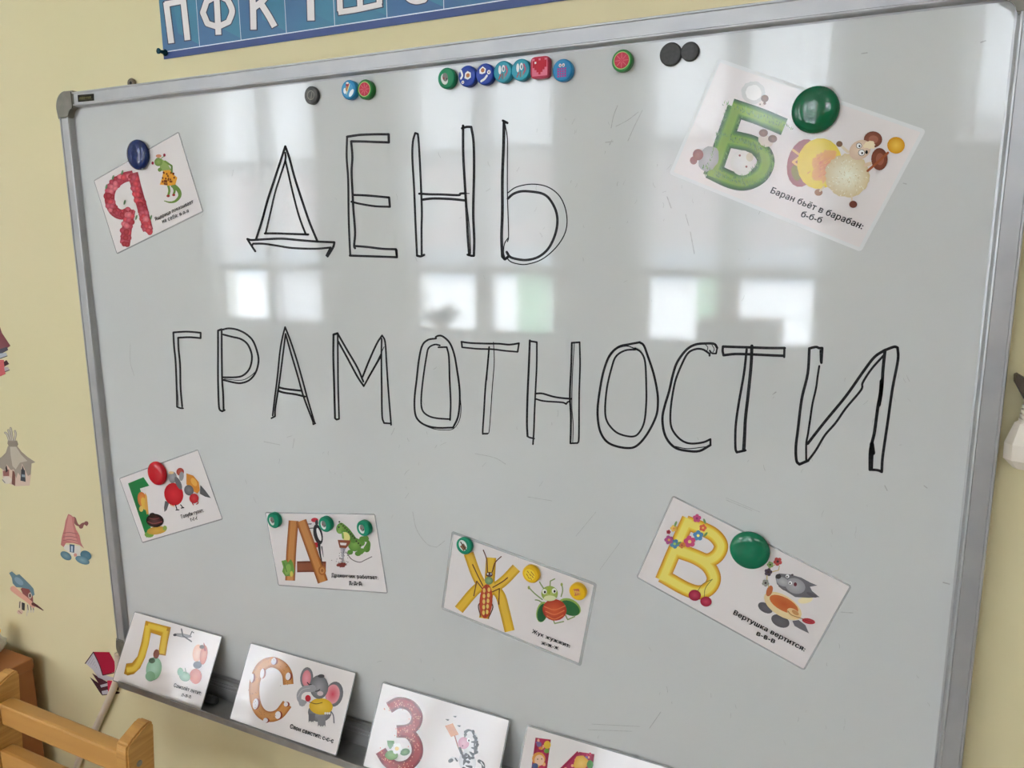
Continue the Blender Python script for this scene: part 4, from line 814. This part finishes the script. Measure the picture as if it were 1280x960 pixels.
def pic_eggs2(a): a.poly([(-6, 5), (-2, 8), (2, 5), (1, 1), (-3, 0), (-6, 1)], A(225, 225, 228)); a.ell(-2, 4, 2.2, 2.2, A(165, 105, 66)); a.line([(-4, -7), (0, -5), (3, -2)], 2.4, A(222, 222, 226)); a.ell(5.4, 1.4, 2.2, 2.2, A(222, 222, 226)); a.ell(5.4, 1.4, .9, .9, A(120, 110, 110), n=8)
def pic_teal(a): a.ell(-3, 2, 1.7, 4.4, A(222, 224, 224)); a.ell(1.2, 3, 1.9, 3.6, A(222, 224, 224)); a.ell(1.4, 2.6, .8, 2, A(60, 120, 130)); a.line([(-4, -7), (-2, -3)], 1.6, A(160, 90, 90)); a.line([(0, -7), (0, -2)], 1.4, A(120, 100, 90)); a.line([(3, -5), (5.6, 0), (4, 5)], 1.6, A(185, 90, 110)); a.line([(2, -7), (3, -2)], 1.4, A(110, 150, 150))
def pic_heart(a):
    a.poly([(-8.6, -8.6), (8.6, -8.6), (8.6, 8.6), (-8.6, 8.6)], A(205, 110, 130))
    H = ("0110110", "1111111", "1111111", "1111111", "0111110", "0011100", "0001000")
    for i, row in enumerate(H):
        for j, cch in enumerate(row):
            if cch == '1':
                x, y = (j - 3.5) * 2.25, (3.4 - i) * 2.3; a.poly([(x, y - 1.2), (x + 2.3, y - 1.2), (x + 2.3, y + 1.2), (x, y + 1.2)], A(176, 24, 44))
    a.poly([(-5.6, 3.6), (-3.6, 3.6), (-3.6, 5.6), (-5.6, 5.6)], A(230, 215, 215))
def pic_owl(a):
    for i in range(4):
        for j in range(4): a.ell(-4.2 + j * 2.6, -6 + i * 2.4, 1.2, 1.1, A(150, 60, 130), n=7)
    a.ell(-2, 4.6, 1.5, 1.7, A(200, 190, 190)); a.ell(1.6, 4.6, 1.5, 1.7, A(200, 190, 190)); a.ell(-2, 4.4, .6, .7, BLK, n=6); a.ell(1.6, 4.4, .6, .7, BLK, n=6)
def pic_truck(a): a.ell(-1, 1, 5.6, 7, A(205, 215, 210), rot=20); a.poly([(-5, -1), (0, 4), (4, -1), (0, -6)], A(125, 90, 62)); a.line([(-4, 5), (3, -4)], 1.6, A(70, 50, 40))
def pic_smile(a): a.ell(-1, 0, 7, 7, A(225, 195, 60), n=24); [a.line([(x, y), (x + 1.6, y - 2)], .9, A(150, 70, 40)) for x, y in ((-4, 4), (1, 4), (-5, 0), (-1, 1), (2, -1), (-3, -3), (0, -4), (3, 2))]
def pic_red_block(a): a.poly([(-5, 3), (2, 5), (4, -2), (-3, -5)], A(175, 90, 70)); [a.line([(-4 + i * 2, 2 - i * .2), (-3 + i * 2, -3 + i * .4)], .7, A(225, 190, 90)) for i in range(4)]; a.line([(-4, 0), (3, 1)], .7, A(225, 190, 90))
SG = 'small picture magnets on the top edge'
M_bk = mat('ferrite', (.035, .035, .035, 1), .55, noise=(300, (.055, .055, .052, 1), (1, 1, 1), 2)); M_bk2 = mat('ferrite_worn', (.09, .088, .08, 1), .4, noise=(160, (.04, .04, .04, 1), (1, 1, 1), 3))
def pic_ferrite(a): a.line([(5 * math.cos(t / 3), 5 * math.sin(t / 3)) for t in range(20)], .8, A(120, 118, 108)); a.line([(0, -4), (2, 3)], 1.2, A(110, 108, 100))
magnet((388.5, 119), .021, .005, M_bk2, 'small worn grey disc magnet standing alone by the top rail', False, art=pic_ferrite)
M_mel = gloss('melon_green', A(50, 120, 60)); M_sky = gloss('sky_blue_plastic', A(40, 125, 172)); M_sgr = gloss('bottle_green_plastic', A(12, 122, 80)); M_roy = gloss('royal_blue_plastic', A(32, 60, 148)); M_teal = gloss('teal_plastic', A(50, 145, 165)); M_pk = gloss('crimson_plastic', A(170, 40, 66)); M_yel = gloss('yellow_plastic', A(215, 170, 28))
magnet((435.5, 112), .022, .008, M_sky, 'light blue picture magnet touching a watermelon magnet', False, art=pic_blue, group=SG)
magnet((455.5, 111.5), .022, .008, M_mel, 'watermelon slice magnet beside the light blue picture magnet', False, art=melon, group=SG)
magnet((557.5, 97.5), .022, .008, M_sgr, 'green picture magnet at the end of the magnet row', False, art=pic_grey, group=SG)
magnet((583.5, 95), .022, .008, M_roy, 'royal blue fried egg magnet next to the green one', False, art=pic_eggs, group=SG)
magnet((605.5, 92.5), .022, .008, M_roy, 'royal blue fried egg magnet next to a teal one', False, art=pic_eggs2, group=SG)
magnet((628, 89.5), .022, .008, M_teal, 'teal picture magnet touching the royal blue magnet', False, art=pic_teal, group=SG)
magnet((650.5, 87), .022, .008, M_teal, 'teal picture magnet touching the red heart magnet', False, art=pic_teal, group=SG)
magnet((674.5, 84), .0215, .008, M_pk, 'square pink magnet with a pixel heart', False, art=pic_heart, group=SG, square=True, name='square_magnet')
magnet((702.5, 87.5), .022, .008, M_sky, 'blue magnet with a purple dotted creature beside the heart magnet', False, art=pic_owl, group=SG)
magnet((777, 75.5), .021, .008, M_mel, 'watermelon slice magnet standing alone near the black discs', False, art=melon, group=SG)
magnet((838, 67.5), .0215, .004, M_bk, 'larger of two plain black disc magnets by the top rail', False)
magnet((862, 64), .0175, .004, M_bk, 'smaller of two plain black disc magnets by the top rail', False)
M_sg2 = gloss('mint_green_plastic', A(18, 128, 96)); DG = 'small green magnets on the dragon card'
magnet((341, 651), .0225, .007, M_sg2, 'small green magnet on the bare corner of the dragon card', False, onc, pic_grey, DG)
magnet((405.5, 656), .0215, .007, M_sg2, 'small green magnet beside the woodpecker on the dragon card', False, onc, pic_grey, DG)
magnet((453.5, 661), .0215, .007, M_sg2, 'small green magnet above the tail of the dragon', False, onc, pic_grey, DG)
magnet((579.5, 683), .0215, .006, M_sg2, 'small green magnet with a brown picture on the beetle card', False, onc, pic_truck)
magnet((663, 718.5), .0215, .006, M_yel, 'yellow magnet with a scribbled face between the beetles', False, onc, pic_smile)
magnet((721.5, 740.5), .0205, .006, M_yel, 'yellow magnet with a red block picture on the card corner', False, onc, pic_red_block)

# markers lying in the tray behind the cards
def marker(x0, x1, label):
    m_ = empty('board_marker', (x0, -.031, ZB - .0195)); tag(m_, label, 'marker', 'markers in the tray'); R_ = Matrix.Rotation(math.pi / 2, 4, 'Y'); L = x1 - x0
    obj('barrel', lathe(bmesh.new(), [(0, 0), (.0052, 0), (.006, .002), (.006, L * .62), (0, L * .62)], 20, R_), mat('marker_white', (.7, .7, .7, 1), .3, noise=(50, (.66, .66, .66, 1), (1, 1, 1), 1)), m_, True)
    obj('cap', lathe(bmesh.new(), [(0, L * .6), (.0064, L * .6), (.0064, L * .93), (.005, L), (0, L)], 20, R_), M_bk, m_, True)
marker(.095, .222, 'black capped marker lying behind the fox and aeroplane card'); marker(.58, .708, 'black capped marker lying behind the zebra card')

# ------------------------------------------------------------------ alphabet poster and its pin
PS = Surf((0, .0188, ZT), (0, -1, 0))
k = (190, 0, 4.74); k4 = (440, 0, 4.2667)
bl = PS.hit(204.8, 73.4); zb_ = 1.5045; px0, px1, pz1 = bl.x, .98, zb_ + .2
bm = bmesh.new(); box(bm, px0, px1, .0188, .0195, zb_, pz1)
poster = obj('alphabet_poster', bm, mat('poster_blue', A(52, 96, 140), .35, noise=(9, A(48, 112, 142), (1, 1, 1), 1))); tag(poster, 'blue alphabet wall poster with big white Cyrillic letters in cells', 'poster')
a = Art(k)
divs = [PS.hit(*q).x for q in ((249.7, 58.6), (301.4, 50.6), (358.1, 41), (418.5, 31.6), (483.8, 21.6), (554.8, 10.5))]
sp = (divs[-1] - divs[0]) / 5; divs += [divs[-1] + sp]
def quad3(name, x0, x1, z0, z1, c, lift):
    me = bpy.data.meshes.new(name); me.from_pydata([(x0, .0188 - lift, z0), (x1, .0188 - lift, z0), (x1, .0188 - lift, z1), (x0, .0188 - lift, z1)], [], [(0, 1, 2, 3)])
    at = me.color_attributes.new('ink', 'FLOAT_COLOR', 'POINT')
    for i in range(4): at.data[i].color = c
    return link(name, me, M_poster, poster)
quad3('border_strip', px0, px1, zb_, zb_ + .0085, A(36, 62, 118), .0001)
quad3('border_line', px0, px1, zb_ + .0085, zb_ + .0097, A(205, 215, 222), .00012)
for x in divs: quad3('cell_line', x - .0005, x + .0005, zb_ + .0097, pz1, A(190, 205, 215), .00012)
for x in divs: # paler facet in the cells
    me = bpy.data.meshes.new('cell_facet'); me.from_pydata([(x - sp * .5, .0187, zb_ + .03), (x - .001, .0187, zb_ + .012), (x - .001, .0187, zb_ + .1), (x - sp * .6, .0187, zb_ + .1)], [], [(0, 1, 2, 3)])
    at = me.color_attributes.new('ink', 'FLOAT_COLOR', 'POINT')
    for i in range(4): at.data[i].color = A(52, 118, 146)
    link('cell_facet', me, M_poster, poster)
nv, wl = A(34, 40, 66), A(214, 208, 206)
def plet(kk, paths, wd):
    b = Art(kk); b.stroke(paths, wd + 11, [nv], 40)
    for p in paths:  # lengthen the dark outline past square ends
        for e0, e1 in ((p[0], p[1]), (p[-1], p[-2])):
            d = (Vector(e0) - Vector(e1)).normalized(); b.line([e0, tuple(Vector(e0) + d * 6)], wd + 11, nv, caps=False)
    b.layer += 1; b.stroke(paths, wd, [wl], 40); b.build('poster_letter', PS, poster, M_poster, .00018)
plet(k, [[(116, 256), (85, 15)], [(212, 238), (186, 0)], [(78, 26), (130, 16), (200, 2)]], 34)
plet(k, [[(395, 206), (388, 60), (380, -90)], [(392, -28), (450, 0), (476, 65), (455, 130), (392, 160), (330, 140), (303, 75), (325, 10), (392, -28)]], 34)
plet(k, [[(603, 176), (600, 60), (592, -90)], [(604, 48), (670, -10), (700, -90)], [(640, 12), (690, 90), (728, 158)]], 36)
plet(k, [[(943, 122), (940, 0), (935, -130)], [(870, -122), (1000, -142)]], 42)
plet(k4, [[(-72, 66), (30, 50), (160, 22)], [(-62, 60), (-70, -150)], [(45, 40), (36, -165)], [(148, 20), (138, -180)]], 30)
plet(k4, [[(410, -40), (385, 0), (340, 8), (300, -10), (275, -60), (275, -110), (310, -165), (360, -175), (400, -150)]], 30)
q = PS.hit(207, 66)
pin = empty('push_pin', (q.x, .0188, q.z)); tag(pin, 'dark teal push pin at the lower corner of the alphabet poster', 'push pin')
Rp = Matrix.Rotation(math.pi / 2, 4, 'X'); M_pin = gloss('teal_pin', A(20, 62, 78), .25)
obj('pin_head', lathe(bmesh.new(), [(0, 0), (.0042, 0), (.0045, .0015), (.0026, .003), (.0022, .009), (.0036, .0105), (.0038, .012), (0, .0125)], 20, Rp), M_pin, pin, True)
obj('needle', lathe(bmesh.new(), [(0, -.008), (.0004, -.006), (.0004, .001), (0, .001)], 8, Rp), M_alu, pin)

# ------------------------------------------------------------------ wall stickers
WS = Surf((0, .0197, ZT), (0, -1, 0)); SGp = 'wall stickers beside the whiteboard'
def sticker(art, name, label):
    o = art.build(name, WS, None, M_stick, .0, .000008); tag(o, label, 'sticker', SGp)
    # set the origin on the sticker and give it the thickness of vinyl
    me = o.data; c = sum((v.co for v in me.vertices), Vector()) / len(me.vertices)
    for v in me.vertices: v.co -= c
    o.location = c; return o
a = Art((60, 630, 10.67)); pk, pk2, tl, tl2 = A(178, 112, 108), A(192, 132, 124), A(82, 116, 130), A(122, 150, 158)
a.line([(345, 200), (385, 270), (440, 300), (470, 265), (510, 258), (518, 290)], (60, 10), A(128, 80, 76)); a.poly([(205, 540), (430, 560), (440, 700), (380, 720), (330, 690), (280, 650), (215, 600)], A(205, 200, 190))
a.poly([(270, 132), (310, 150), (355, 190), (350, 260), (375, 340), (420, 420), (440, 520), (480, 592), (420, 545), (330, 520), (240, 520), (210, 575), (170, 545), (185, 440), (215, 330), (235, 220)], pk); a.poly([(275, 150), (315, 170), (330, 280), (370, 440), (400, 520), (300, 500), (220, 480), (245, 300)], pk2)
for y in (380, 430, 475): a.line([(205, y + 10), (290, y), (390, y + 20)], 8, A(142, 88, 86))
a.poly([(288, 535), (355, 545), (350, 650), (292, 640)], A(60, 84, 105)); a.poly([(308, 560), (332, 562), (330, 640), (308, 636)], A(175, 190, 200)); a.ell(365, 680, 22, 24, A(196, 140, 125))
a.ell(240, 690, 82, 50, tl, tl2, 32); a.ell(505, 685, 78, 60, A(64, 104, 118), tl, 30); a.ell(460, 750, 100, 48, tl, tl2, 22); sticker(a, 'gnome_sticker', 'wall sticker of a house with a pink gnome hat roof and blue stones')
a = Art((0, 520, 9.6)); g1, g2 = A(150, 138, 124), A(178, 168, 152)
a.poly([(30, 600), (60, 560), (350, 560), (370, 700), (355, 835), (190, 842), (130, 820), (40, 790), (28, 700)], A(196, 172, 155)); a.poly([(150, 650), (185, 680), (182, 840), (140, 815)], A(120, 78, 68)); a.poly([(35, 660), (110, 640), (110, 720), (40, 720)], A(150, 98, 92)); a.ell(85, 770, 55, 45, A(200, 190, 175)); a.line([(30, 765), (60, 800)], 9, A(110, 105, 100))
a.poly([(255, 640), (300, 650), (308, 790), (245, 775)], A(64, 66, 72)); a.poly([(262, 700), (300, 705), (302, 735), (262, 730)], A(135, 145, 150))
a.poly([(95, 360), (210, 365), (260, 430), (330, 490), (425, 555), (380, 570), (368, 700), (335, 720), (300, 640), (265, 570), (245, 720), (215, 680), (195, 750), (165, 640), (130, 650), (80, 580), (60, 660), (30, 640), (-30, 600), (-60, 540), (20, 490), (70, 440)], g1); a.poly([(120, 370), (195, 370), (250, 460), (330, 540), (240, 560), (190, 640), (150, 600), (130, 480)], g2); a.poly([(80, 590), (95, 660), (70, 680), (66, 620)], A(62, 52, 50)); a.poly([(270, 590), (300, 680), (255, 690)], A(56, 54, 58))
a.poly([(95, 290), (205, 295), (220, 340), (205, 368), (105, 362), (90, 330)], A(140, 128, 114))
for p in ([(110, 290), (85, 220), (62, 200)], [(135, 290), (110, 200), (100, 170)], [(150, 290), (140, 200), (128, 145)], [(175, 290), (190, 220), (180, 180)]): a.line(p, 26, A(150, 140, 126)); a.line(p, 10, A(185, 176, 162))
sticker(a, 'hut_sticker', 'wall sticker of a thatched grey hut with a tied roof')
a = Art((0, 700, 7.39)); a.poly([(170, 390), (190, 380), (230, 400), (228, 470), (175, 450)], A(196, 184, 160)); a.poly([(200, 390), (230, 400), (228, 468), (202, 460)], A(52, 46, 44)); a.line([(185, 385), (180, 440)], 9, A(80, 72, 66)); a.ell(185, 480, 28, 22, A(196, 168, 150)); a.line([(170, 470), (200, 495)], 6, A(150, 100, 95))
for x in (255, 282, 305): a.line([(x, 415), (x + 4, 480)], 13, A(190, 180, 165)); a.line([(x, 415), (x + 6, 460)], 7, A(92, 84, 80))
a.line([(250, 480), (248, 515)], 8, A(190, 180, 165)); a.poly([(190, 265), (240, 240), (300, 290), (308, 395), (270, 385), (220, 330)], A(132, 74, 70)); a.ell(278, 328, 16, 28, A(205, 190, 175)); a.ell(278, 328, 9, 20, A(74, 60, 58))
a.poly([(85, 120), (110, 105), (150, 140), (180, 132), (225, 175), (280, 230), (310, 265), (320, 320), (300, 335), (270, 270), (200, 255), (150, 250), (118, 215), (110, 165)], A(98, 124, 132)); a.ell(175, 195, 50, 26, A(122, 146, 160), rot=40); a.line([(120, 265), (180, 315), (260, 375), (310, 425)], (52, 34), A(205, 150, 130)); a.line([(305, 405), (350, 430), (400, 465)], (30, 8), A(96, 50, 48)); sticker(a, 'bird_house_sticker', 'wall sticker of a toadstool house with a teal hat above the cabinet')
def books(a, P, dark, mid, pg):
    a.poly(P[0], dark); a.poly(P[1], mid); a.poly(P[2], pg)
a = Art((80, 790, 5.65)); mr, mr2, pg = A(70, 30, 40), A(158, 24, 52), A(176, 170, 176)
a.poly([(182, 318), (300, 400), (395, 425), (390, 435), (270, 448), (255, 430)], A(58, 30, 36)); a.poly([(265, 418), (320, 405), (325, 436), (272, 442)], pg); a.poly([(198, 290), (300, 350), (390, 370), (385, 410), (270, 408), (262, 390)], mr); a.poly([(255, 375), (310, 360), (310, 380), (262, 392)], pg); a.poly([(305, 340), (375, 350), (350, 400), (325, 448), (312, 420)], A(190, 36, 66)); a.poly([(205, 270), (310, 310), (378, 330), (300, 345), (240, 320)], pg)
a.poly([(210, 140), (320, 142), (380, 250), (372, 278), (270, 305), (245, 270)], mr2); a.poly([(150, 220), (208, 140), (248, 230), (270, 305), (212, 275), (165, 232)], pg); a.line([(150, 222), (208, 142), (250, 230), (275, 305), (378, 282)], 7, mr)
for i in range(5): a.line([(172 + i * 15, 222 + i * 6), (205 + i * 6, 165 + i * 22)], 3, A(140, 136, 142))
sticker(a, 'book_stack_sticker', 'wall sticker of a red open book on a stack, behind the tray end')
a = Art((0, 400, 8)); a.poly([(-90, 120), (0, 70), (20, 130), (105, 258), (60, 290), (-60, 320), (-100, 260)], A(122, 68, 72)); a.poly([(-60, 310), (70, 268), (82, 300), (0, 345), (-60, 350)], A(70, 66, 76)); a.poly([(-60, 345), (62, 325), (72, 358), (0, 385), (-60, 380)], A(165, 170, 178)); a.line([(0, 385), (72, 360)], 8, A(60, 52, 58)); a.poly([(-60, 395), (40, 400), (55, 540), (0, 565), (-60, 560)], A(190, 92, 92)); a.poly([(38, 420), (65, 400), (92, 440), (45, 465)], A(78, 44, 48)); a.poly([(40, 470), (80, 470), (95, 500), (50, 520)], A(170, 160, 160)); a.line([(50, 518), (95, 500)], 7, A(60, 48, 50))
sticker(a, 'book_sticker', 'wall sticker of dark red books above the thatched hut')

# ------------------------------------------------------------------ cabinet, chair, cable, plug
cb = WALL.hit(50, 816); CX1, CH = cb.x + .012, cb.z + .003
cab = empty('low_cabinet', (CX1 - .32, -.2, 0)); tag(cab, 'low brown veneered cabinet against the wall behind the little chair', 'cabinet')
obj('top_panel', box(bmesh.new(), -.325, .32, -.22, .2, CH - .02, CH, .0025), M_cab, cab); obj('side_panel', box(bmesh.new(), .297, .317, -.215, .198, 0, CH - .02), M_cab, cab); obj('side_panel', box(bmesh.new(), -.32, -.30, -.215, .198, 0, CH - .02), M_cab, cab); obj('bottom_panel', box(bmesh.new(), -.30, .297, -.21, .198, .05, .07), M_cab, cab); obj('back_panel', box(bmesh.new(), -.30, .297, .19, .198, .07, CH - .02), M_cab, cab)
for s_ in (-1, 1):
    d_ = obj('door', box(bmesh.new(), -.0015 + (-.298 if s_ < 0 else .003), (-.003 if s_ < 0 else .296), -.222, -.206, .055, CH - .024, .002), M_cab, cab)
    obj('knob', lathe(bmesh.new(), [(0, 0), (.006, 0), (.005, .01), (.011, .016), (.01, .022), (0, .024)], 16, Matrix.Translation((s_ * .03, -.222, CH * .6)) @ Matrix.Rotation(math.pi / 2, 4, 'X')), M_alu, d_, True)
# small toy at the cabinet's top
def at_z(px, py, z):
    d = ray(px, py); return CAM + d * ((z - CAM.z) / d.z)
q = at_z(-8, 816, CH)
toy = empty('chick_toy', (q.x, q.y, CH)); tag(toy, 'small white fluffy toy with a yellow top standing on the brown cabinet', 'toy')
bm = bmesh.new(); bmesh.ops.create_icosphere(bm, subdivisions=3, radius=.022)
for v in bm.verts: v.co = v.co * (1 + random.uniform(-.12, .1)); v.co.z = v.co.z * .8 + .017
obj('fluffy_body', bm, mat('white_plush', (.7, .7, .68, 1), .9, noise=(120, (.6, .6, .58, 1), (1, 1, 1), 2)), toy, True)
bm = bmesh.new(); lathe(bm, [(0, .03), (.012, .031), (.016, .04), (.014, .05), (.008, .057), (0, .059)], 20); obj('yellow_head', bm, mat('yellow_plush', A(225, 180, 30), .7, noise=(120, A(210, 160, 20), (1, 1, 1), 2)), toy, True)
bm = bmesh.new(); lathe(bm, [(0, 0), (.003, .004), (0, .008)], 10, Matrix.Translation((.012, -.006, .043)) @ Matrix.Rotation(1.3, 4, 'Y')); obj('beak', bm, mat('orange_plush', A(220, 120, 30), .6, noise=(90, A(200, 100, 20), (1, 1, 1), 1)), toy, True)

# chair: back towards the wall
def at_x(px, py, X):
    d = ray(px, py); return CAM + d * ((X - CAM.x) / d.x)
def at_y(px, py, Y):
    d = ray(px, py); return CAM + d * ((Y - CAM.y) / d.y)
CY = -.215
pr = at_y(158, 933, CY); plf = at_y(-22, 872, CY)
XR, XL, ZP = pr.x, plf.x, pr.z
print('chair', XR, XL, ZP, plf.z, at_x(178, 905, XR), at_x(152, 925, XR))
ch = empty('childs_chair', ((XL + XR) / 2, CY - .12, 0)); tag(ch, 'small varnished birch chair with a two rail back next to the cabinet', 'chair')
cx, cy = (XL + XR) / 2, CY - .12; hw = (XR - XL) / 2; zt_ = ZP
def post(s_):
    # upright: leans back towards the wall at its top, rounded crown
    bm = bmesh.new(); x0, x1 = (hw - .022, hw) if s_ > 0 else (-hw, -hw + .022)
    pr_ = [(.085, 0), (.125, 0), (.135, .28), (.162, zt_ + .006), (.158, zt_ + .012), (.150, zt_ + .012), (.122, zt_ - .001), (.1195, zt_ - .008), (.098, .28)]
    extrude_profile(bm, pr_, lambda y, z: (x0, y, z), lambda y, z: (x1, y, z)); bmesh.ops.bevel(bm, geom=bm.edges[:], offset=.0025, segments=2, affect='EDGES')
    return obj('back_post', bm, M_chair, ch)
for s_ in (1, -1):
    p_ = post(s_); z_ = zt_ - .034
    bm = bmesh.new(); lathe(bm, [(0, 0), (.0042, 0), (.004, .0008), (.0022, .0009), (0, .0002)], 14, Matrix.Translation((s_ * hw, .135, z_)) @ Matrix.Rotation(s_ * math.pi / 2, 4, 'Y')); obj('screw', bm, mat('steel_screw', (.35, .33, .3, 1), .4, metal=.8, noise=(90, (.2, .2, .2, 1), (1, 1, 1), 1)), p_, True)
def rail(z0, z1, yb):
    bm = bmesh.new(); box(bm, -hw + .022, hw - .022, yb, yb + .02, z0, z1, .004); return obj('back_rail', bm, M_chair_rail, ch)
yr = cy + .128; rail(at_y(120, 957, yr).z, at_y(120, 929, yr).z, .128); zr2 = at_y(70, 970, cy + .120).z; rail(zr2 - .045, zr2, .120)
obj('seat', box(bmesh.new(), -hw - .005, hw + .005, -.16, .098, .285, .30, .004), M_chair_rail, ch)
for s_ in (-1, 1): obj('leg', box(bmesh.new(), s_ * hw - (.028 if s_ > 0 else 0), s_ * hw + (0 if s_ > 0 else .028), -.15, -.115, 0, .285, .002), M_chair, ch); obj('side_stretcher', box(bmesh.new(), s_ * (hw - .011) - .008, s_ * (hw - .011) + .008, -.115, .105, .13, .16, .002), M_chair, ch)
obj('seat_apron', box(bmesh.new(), -hw + .028, hw - .028, -.148, -.13, .245, .285), M_chair_rail, ch)

# white cable running down the wall behind the chair
p0, p1, p2 = WALL.hit(151, 846), WALL.hit(124, 908), WALL.hit(104, 946)
bm = bmesh.new(); pts = []
ctrl = [p0 + Vector((.01, -.008, .05)), p0 + Vector((0, -.008, 0)), p1 + Vector((0, -.008, 0)), p2 + Vector((0, -.008, 0)), Vector((-.27, .012, .16)), Vector((-.27, .012, .02))]
for part in smooth_path([(v.x, v.z) for v in ctrl], 8, 180): pts = [Vector((q.x, .0125, q.y)) for q in part]
tube(bm, pts, .0062, 12)
tag(obj('wall_cable', bm, mat('cable_white', A(205, 190, 172), .45, noise=(20, A(196, 180, 162), (1, 1, 1), 1)), None, True), 'pale cable running down the wall from behind the tray', 'cable')

# plug hanging beside the frame
tp_ = WALL.hit(1283, 492); pb = WALL.hit(1283, 578)
pg_ = empty('mains_plug', (tp_.x + .002, -.002, tp_.z)); tag(pg_, 'white mains plug with a ribbed neck hanging on the wall beside the frame', 'plug')
M_plug = mat('ivory_plastic', A(214, 204, 190), .4, noise=(40, A(206, 196, 182), (1, 1, 1), 1))
Lp = tp_.z - pb.z; bm = bmesh.new()
prof = [(0, -Lp), (.009, -Lp), (.017, -Lp + .008), (.0175, -Lp + .022), (.0115, -.022), (.0085, -.02), (0, -.02)]
lathe(bm, prof, 8); bmesh.ops.scale(bm, vec=(1, .8, 1), verts=bm.verts[:]); obj('plug_body', bm, M_plug, pg_)
bm = bmesh.new(); rp = [(0, -.022)]
for i in range(5): z_ = -.021 + i * .0042; rp += [(.0088 - i * .0005, z_), (.0088 - i * .0005, z_ + .0026), (.0068 - i * .0004, z_ + .0028), (.0068 - i * .0004, z_ + .0041)]
rp += [(0, 0)]; lathe(bm, rp, 20); obj('ribbed_neck', bm, M_plug, pg_)
bm = bmesh.new(); tube(bm, [(0, 0, -.002), (.002, .003, .02), (.012, .008, .05), (.02, .012, .12), (.02, .013, .35)], .0035); obj('cord', bm, M_plug, pg_, True)
q = WALL.hit(1269, 466) ; q2 = WALL.hit(1284, 492)
bm = bmesh.new(); d = Vector((q2.x - q.x, 0, q2.z - q.z)); L = d.length * 2.6; d.normalize(); nn = Vector((d.z, 0, -d.x)); o0 = Vector((q.x, 0, q.z))
out = [o0 + nn * .0012, o0 - nn * .0012, o0 + d * .006 - nn * .0042, o0 + d * L - nn * .0055, o0 + d * L + nn * .0055, o0 + d * .006 + nn * .0042]
fa = [bm.verts.new((v.x, .004, v.z)) for v in out]; fb = [bm.verts.new((v.x, .0195, v.z)) for v in out]
bm.faces.new(fa); bm.faces.new(fb[::-1])
for i in range(6): bm.faces.new((fa[i], fb[i], fb[(i + 1) % 6], fa[(i + 1) % 6]))
tag(obj('wall_hook', bm, mat('dark_brown', A(62, 50, 36), .5, noise=(50, A(50, 40, 28), (1, 1, 1), 1))), 'pointed dark brown hook on the wall above the white plug', 'hook')
